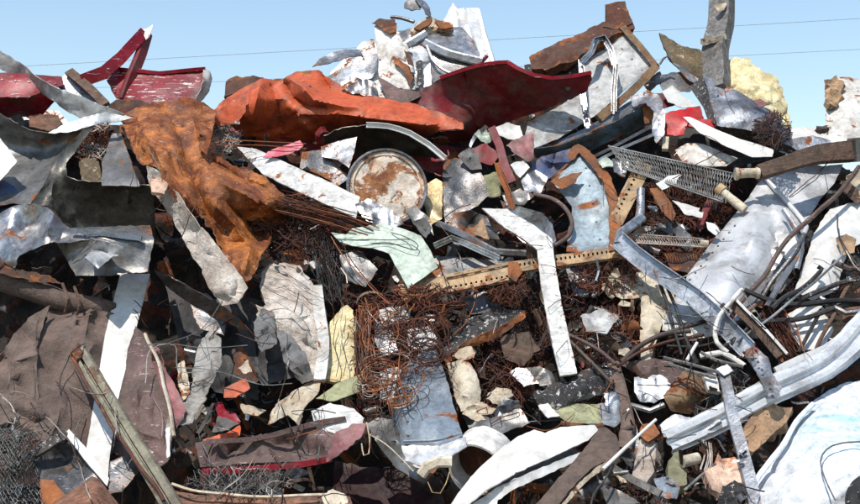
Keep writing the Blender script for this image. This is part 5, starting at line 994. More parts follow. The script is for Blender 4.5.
# ---- silver duct, right side
t = thing('silver_duct', 'big flattened silver duct slanting down the right side', 'duct', 735, 250, anchor='big silver duct')
sheet('near_skin', 'duct_silver', [(763,177,-.12),(783,198,-.14),(803,222,-.16),(804,232,-.2),(788,258,-.26),(770,280,-.32),(752,304,-.38),(738,322,-.42),(700,322,-.44),(664,322,-.4),(672,300,-.34),(692,268,-.26),(728,222,-.18)],
      ridges=[([(760,196),(772,215),(776,240),(762,262)],-.05,6), ([(772,200),(786,224),(782,246)],.05,5), ([(752,200),(756,226),(748,250)],.03,6)], inner=[(745,215,-.38),(765,225,-.42),(720,255,-.48),(750,262,-.5),(695,290,-.55),(725,295,-.58),(780,240,-.38),(788,222,-.3)], cr=.014, cf=2.2, soft=True, parent=t, lip=.008)
sheet('far_skin', 'duct_silver', [(762,178,.05),(790,170,.1),(818,166,.14),(843,165,.15),(834,184,.08),(820,200,.0),(806,222,-.06),(800,232,-.08),(780,208,0)], cr=.01, parent=t)
tube('rolled_edge', 'duct_silver', [(764,177,-.14),(784,198,-.18),(804,223,-.2),(804,234,-.26),(788,260,-.32),(770,284,-.38)], 2.4, parent=t, sides=8)
sheet('white_right_sheet', 'white_paint', [(830,209,-.3),(848,203,-.3),(900,204,-.3),(900,238,-.36),(860,244,-.36),(848,250,-.36),(842,266,-.38),(838,290,-.4),(812,300,-.42),(794,292,-.4),(805,262,-.36),(814,234,-.32)], inner=[(830,250,-.46),(822,280,-.5),(850,222,-.4)], label='crumpled white sheet near the right edge', cat='sheet metal', cr=.022, cf=3, anchor='crumpled white sheet')
sheet('lower_white_sheet', 'white_paint', [(786,316,-.34),(800,308,-.36),(822,306,-.38),(834,330,-.4),(822,350,-.42),(802,350,-.42),(792,334,-.38)], label='lower white sheet barred with shadows above the guardrail', cat='sheet metal', cr=.012)
sheet('brown_stained_patch', 'tan_foam', [(836,238),(846,234),(856,240),(854,254),(842,256)], o=-.46, label='brown chip on the crumpled white sheet', cat='scrap piece', cr=.02, res=3)
sheet('cream_upper_sheet', 'cream', [(600,285,-.2),(622,276,-.24),(650,270,-.26),(668,276,-.28),(676,300,-.3),(668,318,-.3),(648,318,-.28),(640,298,-.26),(622,300,-.24)], label='cream sheet piece under the angled rail', cat='sheet metal', cr=.02, anchor='cream sheet piece')
sheet('cream_upright_board', 'cream', [(642,296,-.32),(654,292,-.34),(668,306,-.36),(660,330,-.38),(650,362,-.4),(641,366,-.4),(640,330,-.36)], label='upright cream board below the angled rail', cat='board', cr=.01, mode='lin')
sheet('white_low_plate', 'worn_white_paint', [(664,312,-.36),(690,316,-.4),(716,326,-.42),(724,334,-.42),(700,338,-.42),(676,334,-.4),(662,330,-.38)], label='white plate between the duct foot and the black hoses', cat='metal plate', cr=.01)
for k, (pts, m, l) in enumerate([([(758,262),(768,250),(786,246),(784,262),(770,276),(758,274)],'aluminium','crushed silver scrap right of the duct'), ([(766,272),(782,268),(790,282),(780,296),(764,290)],'weathered_wood','grey brown lump right of the duct foot'),
       ([(776,236),(792,234),(800,244),(788,262),(780,256)],'white_paint','white curl between duct and white sheet'), ([(840,300),(860,290),(872,310),(856,330),(842,322)],'reddish_wood','reddish wood piece at the right edge'),
       ([(846,176),(858,170),(872,180),(864,200),(848,196)],'cream','cream lump at the right edge under the timber'), ([(838,186),(848,182),(862,200),(856,206)],'brown_wood','brown stick end near the cream lump')]):
    sheet('right_scrap', m, pts, o=-.36, label=l, cat='scrap piece', cr=.03, cf=6, res=3, lip=.01)
tangle('rusty_hair', 'rust_wire', 'rusty fine wire fan before the lower white sheet', 784, 336, 14, 20, -.44, .05, 70, .0026, style='sweep', dirv=(24, 40), anchor='rusty wire fan')
RD = [([(862,166),(835,196),(800,228),(776,258),(752,292),(728,324)],'pink_brown','long brown rod slanting beside the silver duct',2.4,-.5), ([(803,232),(786,262),(768,288),(744,318)],'grey_steel','grey rod beside the long brown rod',2.1,-.48),
      ([(742,290),(770,298),(800,304),(840,302),(900,304)],'black_rubber','black bar level across the right side',2.6,-.56), ([(740,340),(770,318),(800,296),(836,262),(842,250)],'aluminium','thin pale rod crossing the black bar',1.4,-.62),
      ([(786,300),(806,284),(820,270),(816,268)],'charred','black stub before the crumpled white sheet',2.4,-.56), ([(736,324),(770,322),(810,316),(846,306),(900,296)],'black_rubber','lower black bar above the guardrail',2.6,-.5),
      ([(798,300),(826,286),(850,280),(900,276)],'charred','charred branch reaching the right edge',2.6,-.5), ([(818,350),(828,328),(838,306),(850,280)],'brown_wood','brown stick rising above the guardrail',2.1,-.48),
      ([(770,310),(784,300),(802,292)],'black_rubber','short black stub over the lower bar',2.4,-.58), ([(846,250),(858,268),(880,276)],'pale_wire','thin pale wire at the right edge',.7,-.6),
      ([(836,214),(840,240),(852,264),(872,284)],'cable','thin black wire over the crumpled white sheet',.8,-.5), ([(800,352),(812,330),(822,310)],'black_rubber','black upright stub on the lower white sheet',2.1,-.5),
      ([(722,346),(746,330),(760,312)],'charred','charred stick crossing the angled rail foot',2.1,-.6)]
for pa, m, l, r_, oo in RD:
    tube('rod', m, [(x, y, oo) for x, y in pa], r_, l, 'rod', sides=7, wob=.012, anchor=None)
t = thing('angled_rail', 'galvanised channel rail bent at its top left end', 'metal rail', 690, 290, anchor='angled channel rail')
beam('channel', 'galvanised', [(618,240,-.5),(634,254,-.52),(662,275,-.56),(700,303,-.6),(726,326,-.62),(750,350,-.62)], 17, 6, 'chan', parent=t, wob=.006)
beam('hooked_end', 'galvanised', [(619,243,-.5),(622,232,-.48),(634,224,-.46),(644,216,-.44)], 9, 5, 'cap', parent=t, smooth=True)
tube('stub', 'aluminium', [(636,226,-.42),(641,212,-.4),(641,190,-.36)], 4.5, parent=t, sides=8)
t = thing('dark_rail', 'dark wooden rail with a pale edge right of the angled rail', 'rail', 760, 330, anchor='dark pale-edged rail')
beam('rail', 'brown_wood', [(731,301,-.62),(750,320,-.64),(782,356,-.66)], 10, 6, 'box', parent=t)
beam('pale_edge', 'white_paint', [(737,300,-.68),(756,320,-.7),(787,354,-.72)], 2.6, 3, 'box', parent=t)
tube('curved_conduit', 'worn_white_paint', [(741,290,-.68),(732,300,-.7),(720,314,-.7),(715,328,-.7),(717,342,-.7),(728,352,-.68)], 2.3, 'curved whitish conduit over the angled rail', 'conduit', sides=10, anchor='curved conduit')
tube('white_stub_tube', 'white_paint', [(697,342,-.62),(692,350,-.62),(687,360,-.62)], 1.8, 'tiny white tube by the black hose', 'tube')
t = thing('guardrail', 'wide corrugated guardrail beam curving up to the right edge', 'guardrail', 770, 390, anchor='guardrail')
beam('rail', 'bright_galvanised', [(667,443,-.72),(700,428,-.76),(740,408,-.8),(775,389,-.82),(806,374,-.82),(830,362,-.8),(848,347,-.78),(866,328,-.76),(910,286,-.7)], 25, 8, 'wrail', parent=t, smooth=True, wob=.006, step=.05, wend=36)
beam('upper_lip', 'white_paint', [(776,372,-.78),(800,360,-.76),(826,348,-.74),(846,332,-.72),(866,312,-.7),(905,272,-.64)], 9, 3, 'box', parent=t, smooth=True)
br = sheet('bracket', 'galvanised', [(742,352,-.84),(754,346,-.84),(768,358,-.88),(774,376,-.94),(782,388,-.94),(776,398,-.94),(768,398,-.94),(764,386,-.94),(754,370,-.86)], cr=.006, mode='lin', parent=t, res=3, lip=.006)
for x, y, oo in ((752,355,-.89),(758,362,-.92),(762,370,-.94),(770,384,-.98),(772,391,-.98),(750,361,-.88)): bolt(br, 'grey_steel', x, y, oo, 1.5)
t = thing('thin_steel_post', 'thin steel angle post standing before the guardrail', 'post', 740, 430, anchor='thin steel post')
beam('angle', 'aluminium', [(723,368,-.92),(733,412,-.98),(744,456,-1.02),(760,524,-1.06)], 11, 6, 'angle', parent=t)
sheet('cap', 'bright_galvanised', [(716,369),(727,364),(733,371),(724,376)], o=-.96, cr=.004, res=2.5, parent=t)
sheet('white_block', 'white_paint', [(703,374),(716,372),(720,392),(708,390)], o=-.66, label='small white block between the can and the steel post', cat='block', cr=.006, th=.03, res=3)
for k, pa in enumerate([[(664,358),(690,364),(718,372)], [(668,364),(694,372),(716,378)], [(700,352),(716,360),(742,366)]]):
    tube('thin_rod', 'weathered_wood', [(x, y, -.7) for x, y in pa], 1.8, ['upper','lower','right hand'][k] + ' thin grey stick above the crushed can', 'stick', sides=6)
# big white bag with turquoise print
def print_fn(nt, tc, col, mix, ramp, noi):
    N = nt.nodes; L = nt.links
    sx = N.new('ShaderNodeSeparateXYZ'); L.new(tc.outputs['Object'], sx.inputs[0])
    mp = N.new('ShaderNodeMapping'); mp.inputs['Scale'].default_value = (1.5, 1.5, 13); mp.inputs['Rotation'].default_value = (0, .25, 0); L.new(tc.outputs['Object'], mp.inputs[0])
    st = noi(2.6, 5, .6, mp.outputs[0], .8)
    ds = N.new('ShaderNodeVectorMath'); ds.operation = 'DISTANCE'; ds.inputs[1].default_value = (.02, .12, .36); L.new(tc.outputs['Object'], ds.inputs[0])
    fall = ramp(ds.outputs['Value'], .42, .2)
    m1 = N.new('ShaderNodeMath'); m1.operation = 'MULTIPLY'; L.new(fall, m1.inputs[0]); L.new(ramp(st, .40, .66), m1.inputs[1])
    m2 = N.new('ShaderNodeMath'); m2.operation = 'MULTIPLY'; m2.inputs[1].default_value = .6; L.new(m1.outputs[0], m2.inputs[0])
    return mix(m2.outputs[0], col, (.22, .56, .58))
mk('printed_bag', (.76, .78, .80), (.68, .71, .75), dirt=.08, dc=(.5, .55, .6), rough=.4, bump=.12, extra=print_fn)
t = thing('white_bulk_bag', 'huge white plastic bag printed turquoise in the bottom right corner', 'bag', 810, 450, anchor='huge white bag')
sheet('bag', 'printed_bag', [(754,540,-.7),(752,505,-.7),(756,480,-.7),(768,462,-.7),(786,442,-.7),(798,420,-.68),(812,404,-.66),(830,390,-.62),(850,383,-.6),(900,378,-.55),(920,540,-.7)], inner=[(790,480,-.95),(820,440,-.92),(840,410,-.8),(850,470,-1.05),(800,520,-1.0),(870,440,-.95)], cr=.03, cf=4, parent=t, res=3.5, fac=(22, .035))
tube('hem', 'printed_bag', [(752,506,-.76),(757,480,-.78),(770,461,-.8),(786,445,-.8),(798,422,-.78),(813,404,-.76)], 3, parent=t, sides=10, rend=3, wob=.012)
tube('seam', 'grey_cloth', [(835,500,-1.12),(824,478,-1.1),(820,462,-1.06),(826,450,-1.04),(842,443,-1.04),(880,440,-1.02)], .9, parent=t, sides=5)
V, F = tube_geo([W(872 + 19*math.cos(k*6.2832/36), 500 + 19*math.sin(k*6.2832/36), -1.12) for k in range(37)], .04, 10)
link('spout_ring', V, F, 'charred', t)
disc('spout_opening', 'black_rubber', W(872, 500, -1.06), .12, (0, -1, .1), t)
t = thing('tan_foam_piece', 'tan foam piece with dark holes left of the huge white bag', 'foam', 765, 428, anchor='tan foam piece')
sheet('foam', 'tan_foam', [(740,448),(744,430),(756,414),(772,407),(792,408),(786,424),(770,438),(754,450)], o=-.74, cr=.035, cf=7, th=.06, parent=t, res=3)
sheet('peach_foam_slab', 'peach_foam', [(704,472),(716,462),(734,456),(744,462),(750,482),(752,498),(738,500),(730,488),(720,494),(710,488)], o=-.86, label='peach foam slab stained orange beside the steel post', cat='foam', cr=.03, cf=6, th=.05, res=3, anchor='peach foam slab')
sheet('black_curled_scrap', 'charred', [(722,490),(734,484),(748,490),(752,508),(730,512),(718,504)], o=-.94, label='black curled scrap under the peach foam slab', cat='charred scrap', cr=.04, cf=7, res=3)
sheet('whitewashed_block', 'plaster', [(640,440,-.62),(650,435,-.64),(656,446,-.66),(655,470,-.68),(646,484,-.68),(632,478,-.66),(636,456,-.62)], label='upright whitewashed block under the guardrail end', cat='block', cr=.02, cf=8, th=.08, res=3, anchor='whitewashed block')
sheet('glass_jar_block', 'olive_card', [(668,462),(676,452),(686,458),(687,484),(676,488),(667,484)], o=-.7, label='dusty olive block below the guardrail end', cat='block', cr=.012, th=.08, res=3)
tube('round_stub', 'cream', [(682,462,-.76),(698,458,-.74)], 6, 'short cream roller below the guardrail end', 'roller', sides=12, wob=0)
sheet('blue_glint_scrap', 'blue_grey_paint', [(654,480),(668,476),(680,488),(676,500),(660,498)], o=-.76, label='pale blue crumpled scrap at the bottom under the block', cat='scrap piece', cr=.03, cf=8, res=3)
sheet('white_rag', 'bright_galvanised', [(660,424),(672,416),(690,418),(694,428),(678,434),(664,436)], o=-.64, label='white wrinkled rag behind the guardrail end', cat='rag', cr=.035, cf=8, res=2.8)
sheet('red_brown_knot', 'rust_edge', [(642,424),(654,424),(660,434),(648,442),(640,436)], o=-.66, label='red brown knot above the whitewashed block', cat='scrap piece', cr=.03, res=2.5, th=.03)
tube('thin_white_pipe', 'white_paint', [(603,469,-.86),(630,444,-.84),(656,420,-.82)], 2.2, 'thin white pipe slanting up to the guardrail end', 'pipe', sides=8, wob=.002, anchor='thin white pipe', rend=1.6)
tube('dangling_cord', 'cable', [(611,468,-.84),(603,482,-.86),(594,494,-.88),(589,516,-.88)], 1.2, 'black cord hanging from the thin white pipe', 'cord')
beam('rough_grey_bar', 'weathered_wood', [(612,466,-.8),(636,480,-.82),(660,494,-.84)], 7, 4, 'box', label='rough grey bar below the thin white pipe', cat='bar', wob=.012)
for k in range(7):
    tube('white_prong', 'pale_wire', [(702+k*1.6,440+k*.6,-.76),(705+k*1.2,455,-.78),(700+k*1.8,470,-.8)], .7, 'one of the thin white prongs under the guardrail', 'prong', sides=4, group='white prongs under the guardrail')
tube('dark_stick', 'weathered_wood', [(684,490,-.86),(696,480,-.86),(716,464,-.86)], 1.6, 'dark stick below the short cream roller', 'stick')
tangle('fine_metal_clutter', 'grey_wire', 'fine grey wire clutter between the guardrail and the can', 722, 392, 30, 26, -.5, .1, 70, .0026, seed=30, anchor='fine grey clutter')
tangle('brown_clutter', 'rust_wire_dark', 'brown wire clutter left of the tan foam piece', 714, 448, 34, 26, -.52, .1, 110, .003, seed=31)
tangle('bottom_clutter', 'rust_wire_dark', 'dark wire clutter along the bottom below the pipe', 640, 500, 50, 16, -.5, .1, 90, .003, seed=32)
tangle('right_clutter', 'rust_wire_dark', 'dark wire clutter behind the black bars at right', 800, 280, 50, 34, -.2, .1, 120, .003, seed=33)

for k, (pa, m, l) in enumerate([([(782,210,-.4),(800,240,-.45),(796,268,-.48)],'galvanised','thin bent strip beside the duct edge'), ([(802,250,-.46),(782,280,-.52),(768,306,-.56)],'aluminium','pale bent strip right of the long brown rod'),
     ([(820,296,-.5),(846,312,-.55),(868,306,-.55)],'grey_steel','grey bent strip crossing the lower white sheet'), ([(700,356,-.6),(722,352,-.66),(744,366,-.7)],'worn_white_paint','worn white strip above the steel post cap'),
     ([(630,404,-.5),(650,410,-.56),(664,404,-.58)],'dark_steel','dark bent strip left of the rusty can'), ([(560,424,-.56),(590,430,-.6),(604,426,-.6)],'rust_dark','rusty strip under the flat olive strip'),
     ([(690,420,-.6),(712,426,-.62),(724,440,-.62)],'grey_steel','grey strip under the guardrail middle'), ([(832,262,-.5),(850,270,-.55),(872,262,-.55)],'brown_rubber','brown strip below the crumpled white sheet')]):
    beam('bent_metal_strip', m, pa, 5, 2, 'cap', label=l, cat='metal strip', smooth=True, roll=(k * 23) % 50 - 20)
for k, (pts, m, oo, l) in enumerate([([(458,300),(486,292),(504,300),(496,312),(470,316)],'grey_steel',-.2,'grey torn sheet under the left slotted rail'), ([(566,270),(588,266),(604,276),(596,300),(574,296)],'galvanised',-.12,'silver torn sheet under the narrow slotted rail'),
     ([(500,340),(528,336),(540,352),(524,366),(504,360)],'brown_wood',-.22,'brown torn sheet left of the white strip middle'), ([(580,318),(602,312),(618,322),(606,338),(586,334)],'dull_grey_paint',-.34,'dull grey torn sheet above the reddish cable'),
     ([(456,404),(490,420),(520,410),(530,424),(500,436),(470,430)],'dark_steel',-.3,'dark torn sheet above the white pipe end'), ([(652,226),(676,222),(690,230),(670,236)],'aluminium',-.16,'pale torn sheet above the short spring mesh'),
     ([(664,254),(690,250),(708,262),(694,276),(670,270)],'rust_dark',-.2,'rusty torn sheet under the short spring mesh'), ([(340,256),(362,252),(378,270),(366,288),(346,280)],'dark_steel',-.28,'dark shiny torn sheet left of the mint green sheet'),
     ([(188,300),(206,294),(228,312),(224,336),(200,328)],'grey_steel',-.02,'grey torn sheet under the curved grey trim'), ([(232,350),(256,344),(270,366),(256,384),(236,376)],'rust_dark',-.08,'rusty torn sheet in the dark cavity'),
     ([(620,430),(636,424),(642,452),(630,470),(618,452)],'grey_steel',-.5,'grey torn sheet left of the whitewashed block'), ([(598,484),(622,492),(640,504),(610,510)],'dark_steel',-.7,'dark torn sheet at the bottom below the grey bar')]):
    sheet('torn_sheet', m, pts, o=oo, label=l, cat='sheet metal', cr=.03, lip=.012, res=3, jag=1.6)
# ------------------------------------------------------------------ ground and the heap's inside
def mesh_grid(name, fn, nu, nv, mat):
    V = [tuple(fn(i/(nu-1), j/(nv-1))) for j in range(nv) for i in range(nu)]
    F = [(j*nu+i, j*nu+i+1, (j+1)*nu+i+1, (j+1)*nu+i) for j in range(nv-1) for i in range(nu-1)]
    return link(name, V, F, mat, None, 60, bvh=(name == 'scrap_mound'))
def gfn(u, v):
    x = (u - .5) * 2; y = v; X = math.copysign(abs(x) ** 2.2, x) * 900; Y = -60 + (v ** 2.2) * 1500
    return (X, Y, .03 * noise.noise(Vector((X*.4, Y*.4, 0))) * (1 if abs(X) < 30 and Y < 60 else 0))
g = mesh_grid('ground', gfn, 90, 90, 'soil'); g['kind'] = 'structure'
def crest(px):
    t = [(-400, 330), (-200, 200), (0, 128), (120, 128), (250, 112), (400, 112), (520, 100), (650, 110), (740, 125), (800, 160), (870, 165), (1060, 250), (1260, 380)]
    for (a, ya), (b, yb) in zip(t, t[1:]):
        if a <= px <= b: return ya + (yb - ya) * (px - a) / (b - a)
    return t[-1][1]
def mfn(u, v):
    px = -400 + 1660 * u; cy = crest(px)
    if v < .72:
        py = 620 + (cy - 620) * (v / .72)
        p = W(px, py, .85)
    else:
        q = (v - .72) / .28; p = W(px, cy, .85); p = p + Vector((0, 5.5*q, 0)); p.z = p.z * (1 - q ** 1.3) - .05 * q
    s = min(1, max(0, p.z))
    p = p + Vector((0, -1, .5)) * (noise.noise(p*1.3) * .16 + noise.noise(p*3.5) * .11 + noise.noise(p*9) * .06) * s
    if v == 0: p.z = -.05
    return p
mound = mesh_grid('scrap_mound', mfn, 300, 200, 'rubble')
tag(mound, 'rusty mass of packed scrap inside the heap, darkened for its shadowed gaps', 'scrap mass', None, 'stuff')

# ------------------------------------------------------------------ small loose pieces
bvh = BVHTree.FromPolygons([Vector(v) for v in BV], BF)
def cast(px, py):
    d = (W(px, py, 0) - CAM).normalized(); h = bvh.ray_cast(CAM, d, 40)
    return h
def proto_mesh(nm, V, F, mat='rubble'):
    me = bpy.data.meshes.new(nm); me.from_pydata([tuple(v) for v in V], [], F); me.materials.append(MATS[mat]); me.shade_smooth(); me.set_sharp_from_angle(angle=R(32)); return me
def shard(s):
    rr = random.Random(s); n = rr.randint(4, 7); poly = []
    for k in range(n):
        a = 6.283 * (k + rr.uniform(-.3, .3)) / n; q = rr.uniform(.55, 1.1); poly.append((q*math.cos(a), q*math.sin(a)*rr.uniform(.4, .8)))
    G = [Vector(p) for p in poly]; E = [(i, (i+1) % n) for i in range(n)]; pts = []
    for i in range(n):
        for t in (0, .33, .66): pts.append(Vector(poly[i]).lerp(Vector(poly[(i+1) % n]), t) + Vector((rr.uniform(-.05, .05), rr.uniform(-.05, .05))))
    m = len(pts); E = [(i, (i+1) % m) for i in range(m)]
    arr = np.array([(rr.uniform(-1, 1), rr.uniform(-1, 1)) for _ in range(60)]); arr = arr[inside(arr, [tuple(p) for p in pts])]
    r = geometry.delaunay_2d_cdt(pts + [Vector(a) for a in arr.tolist()], E, [], 1, 1e-4)
    f1 = rr.uniform(.8, 1.6); sd = s * 3.1
    def z(x, y):
        return .28 * abs(noise.noise(Vector((x*f1, y*f1, sd)))) * 2 + .35 * abs(x*math.cos(sd) + y*math.sin(sd)) * rr2 + .08 * noise.noise(Vector((x*4, y*4, sd)))
    rr2 = rr.uniform(.2, 1.1)
    V = [Vector((v.x, v.y, z(v.x, v.y))) for v in r[0]]; nv = len(V); F = [tuple(f) for f in r[2]]
    cnt = {(f[k], f[(k+1) % len(f)]) for f in F for k in range(len(f))}
    V2 = V + [v - Vector((0, 0, .035)) for v in V]
    F2 = F + [tuple(i + nv for i in reversed(f)) for f in F] + [(b, a, a+nv, b+nv) for a, b in cnt if (b, a) not in cnt]
    return proto_mesh('scrap_shard', V2, F2)
def ribbon(s):
    rr = random.Random(s); V = []; F = []; n = 16; p = Vector((-1, 0, 0)); h = 0; w = rr.uniform(.07, .16); k = rr.uniform(-.25, .25); tw = rr.uniform(-.15, .15)
    for i in range(n):
        a = i * tw; side = Vector((0, math.cos(a), math.sin(a)))
        for sg, th in ((1, 0), (-1, 0), (-1, .02), (1, .02)): V.append(p + side * w * sg + Vector((-math.sin(h), 0, math.cos(h))) * th)
        h += k * rr.uniform(.2, 1.4) + (rr.choice((-1, 1)) * .8 if rr.random() < .12 else 0); p = p + Vector((math.cos(h), rr.uniform(-.1, .1), math.sin(h))) * .14
    for i in range(n-1):
        for q in range(4): F.append((i*4+q, i*4+(q+1) % 4, (i+1)*4+(q+1) % 4, (i+1)*4+q))
    F += [(3, 2, 1, 0), tuple((n-1)*4+q for q in range(4))]
    return proto_mesh('bent_strip', V, F)
def rod(s):
    rr = random.Random(s); P = [Vector((-1, 0, 0))]; h = Vector((1, 0, 0))
    for i in range(14):
        h = (h + Vector((0, rr.uniform(-.3, .3), rr.uniform(-.3, .3))) * .6).normalized(); P.append(P[-1] + h * .15)
    V, F = tube_geo(P, .03, 6); return proto_mesh('bent_rod', V, F)
def chunk(s):
    rr = random.Random(s); V = []; F = []; nu, nv = 12, 8; sx, sy, sz = 1, rr.uniform(.4, .8), rr.uniform(.3, .6)
    for j in range(nv+1):
        for i in range(nu):
            a = 6.283*i/nu; b = math.pi*j/nv - math.pi/2
            p = Vector((math.cos(a)*math.cos(b), math.sin(a)*math.cos(b), math.sin(b)))
            q = 1/max(abs(p.x), abs(p.y), abs(p.z)); p = p * (.35 + .55*q*.8); p *= .75 + .35*noise.noise(p*1.7 + Vector((s, 0, 0))) + .12*noise.noise(p*4 + Vector((s, 0, 0)))
            V.append(Vector((p.x*sx, p.y*sy, p.z*sz)))
    for j in range(nv):
        for i in range(nu): F.append((j*nu+i, j*nu+(i+1) % nu, (j+1)*nu+(i+1) % nu, (j+1)*nu+i))
    return proto_mesh('rubble_chunk', V, F)
def channel(s):
    rr = random.Random(s); V = []; F = []; pr = thick_profile([(-.1, .12), (-.1, 0), (.1, 0), (.1, .12)], .018); K = len(pr); n = 8; b = rr.uniform(-.3, .3)
    for i in range(n):
        x = -1 + 2*i/(n-1); zz = b * x * x
        for u, v in pr: V.append(Vector((x, u + .06*noise.noise(Vector((x*2, s, 0))), v + zz)))
    for i in range(n-1):
        for q in range(K): F.append((i*K+q, (i+1)*K+q, (i+1)*K+(q+1) % K, i*K+(q+1) % K))
    F += [tuple(range(K)), tuple((n-1)*K+q for q in reversed(range(K)))]
    return proto_mesh('channel_offcut', V, F)
def pipe(s):
    rr = random.Random(s); seg = 14; V = []; F = []; L_ = rr.uniform(.6, 1.1); q0 = rr.uniform(.16, .38); sq = rr.uniform(.45, 1)
    for rad in (q0, q0 * .86):
        for j in range(6):
            for i in range(seg):
                a = 6.283 * i / seg; x = -L_ + 2 * L_ * j / 5; d = 1 + .25 * noise.noise(Vector((x * 2, math.cos(a), s + math.sin(a))))
                V.append(Vector((x, math.cos(a) * rad * d, math.sin(a) * rad * sq * d)))
    m = 6 * seg
    for j in range(5):
        for i in range(seg):
            i2 = (i + 1) % seg; F.append((j*seg+i, j*seg+i2, (j+1)*seg+i2, (j+1)*seg+i)); F.append((m+j*seg+i2, m+j*seg+i, m+(j+1)*seg+i, m+(j+1)*seg+i2))
    for i in range(seg):
        i2 = (i + 1) % seg; F.append((i2, i, m+i, m+i2)); F.append((5*seg+i, 5*seg+i2, m+5*seg+i2, m+5*seg+i))
    return proto_mesh('pipe_offcut', V, F)
KINDS = {'scrap_shard': ([shard(i) for i in range(9)], 'sheet scrap', 'crumpled', ['dark_steel', 'grey_steel', 'galvanised', 'rust_dark', 'worn_white_paint', 'aluminium', 'rust_edge', 'white_paint', 'dark_red_paint', 'cream', 'blue_grey_paint', 'olive_steel', 'pink_brown']),
         'bent_strip': ([ribbon(i) for i in range(7)], 'metal strip', 'bent', ['galvanised', 'rust_dark', 'grey_steel', 'rust_edge', 'white_paint', 'dark_steel', 'aluminium', 'brown_rubber']),
         'bent_rod': ([rod(i) for i in range(5)], 'rod', 'crooked', ['rust_dark', 'black_rubber', 'grey_steel', 'rust_edge', 'brown_rubber', 'aluminium']),
         'pipe_offcut': ([pipe(i) for i in range(5)], 'pipe offcut', 'dented', ['grey_steel', 'rust_dark', 'aluminium', 'dark_steel', 'rust_edge', 'white_paint']),
        'rubble_chunk': ([chunk(i) for i in range(6)], 'rubble chunk', 'rough', ['plaster', 'brown_wood', 'rubble', 'rust_dark', 'tan_foam', 'weathered_wood', 'charred']),
         'channel_offcut': ([channel(i) for i in range(4)], 'channel offcut', 'short', ['grey_steel', 'rust_dark', 'galvanised', 'blue_steel', 'khaki_paint', 'dark_red_paint'])}
CN = {'dark_steel': 'dark grey', 'grey_steel': 'mid grey', 'galvanised': 'silver grey', 'rust_dark': 'dark rusty', 'worn_white_paint': 'dirty white', 'aluminium': 'pale silver',
      'rust_edge': 'orange rusty', 'white_paint': 'clean white', 'dark_red_paint': 'dark red', 'cream': 'cream', 'blue_grey_paint': 'blue grey', 'brown_rubber': 'brown',
      'black_rubber': 'black', 'plaster': 'whitish', 'brown_wood': 'brown', 'rubble': 'blackish', 'tan_foam': 'tan', 'weathered_wood': 'grey brown', 'blue_steel': 'dark blue',
      'khaki_paint': 'khaki', 'charred': 'charred', 'olive_steel': 'olive', 'pink_brown': 'pinkish brown'}
LAB = {}
def relation(x, y):
    b = min(ANCH, key=lambda a: math.hypot(a[0]-x, (a[1]-y)*1.1)); dx, dy = x - b[0], y - b[1]
    if math.hypot(dx, dy) < 9: r = 'right at'
    elif abs(dx) > abs(dy): r = 'left of' if dx < 0 else 'right of'
    else: r = 'above' if dy < 0 else 'below'
    return r, b[2]
USED = set()
def unique(lab, x, y):
    if lab in USED:
        for b in sorted(ANCH, key=lambda a: math.hypot(a[0]-x, (a[1]-y)*1.1))[1:7]:
            alt = lab + ', near the ' + b[2]
            if alt not in USED and b[2] not in lab and len(alt.split()) <= 16: lab = alt; break
    USED.add(lab); return lab
def place(x, y, kind, mat, size, lift, deep):
    h = cast(x, y)
    if h[0] is None: return None
    d = (W(x, y, 0) - CAM).normalized(); p = h[0] - d * lift
    me = rng.choice(KINDS[kind][0]); ob = bpy.data.objects.new(kind, me); COL.objects.link(ob)
    ob.location = p; nrm = h[1] if h[1].dot(d) < 0 else -h[1]
    q = nrm.to_track_quat('Z', 'Y').to_euler(); ob.rotation_mode = 'QUATERNION'
    from mathutils import Quaternion, Euler
    spin = Quaternion((0, 0, 1), rng.uniform(0, 6.283)); tilt = Euler((rng.uniform(-.5, .5), rng.uniform(-.5, .5), 0)).to_quaternion()
    ob.rotation_quaternion = nrm.to_track_quat('Z', 'Y') @ spin @ tilt
    ob.scale = (size, size, size)
    ob.material_slots[0].link = 'OBJECT'; ob.material_slots[0].material = MATS[mat]
    k = KINDS[kind]; rel, an = relation(x, y); sz = 'small' if size < .075 else ('palm-sized' if size < .12 else 'larger')
    lab = f"{sz} {CN[mat]} {k[2]} {k[1]} {rel} the {an}"
    lab = unique(lab, x, y)
    tag(ob, lab, 'scrap piece', 'loose ' + k[1] + ' pieces in the heap'); return ob
def scatter(n, box, kinds, mats=None, size=(.05, .14), lift=(.0, .05), only_deep=False, minsep=5):
    got = 0; tries = 0; used = []
    while got < n and tries < n * 60:
        tries += 1; x = rng.uniform(box[0], box[2]); y = rng.uniform(box[1], box[3])
        if any(abs(a-x) < minsep and abs(b-y) < minsep for a, b in used): continue
        h = cast(x, y)
        if h[0] is None: continue
        o = (h[0] - CAM).dot(FW) - D0(x, y)
        if only_deep and o < .28: continue
        s = rng.uniform(*size)
        if min(y - 6 - s / .0075, 0) < 0 and cast(x, y - s/.0075 - 4)[0] is None: continue
        kd = rng.choice(kinds); mt = rng.choice([m for m in (mats or KINDS[kd][3]) if m in CN])
        place(x, y, kd, mt, s, rng.uniform(*lift), o); used.append((x, y)); got += 1
WN = {'rust_wire': 'rusty', 'rust_wire_dark': 'dark rusty', 'grey_wire': 'grey', 'pale_wire': 'pale', 'cable': 'black', 'orange_wire': 'orange brown'}
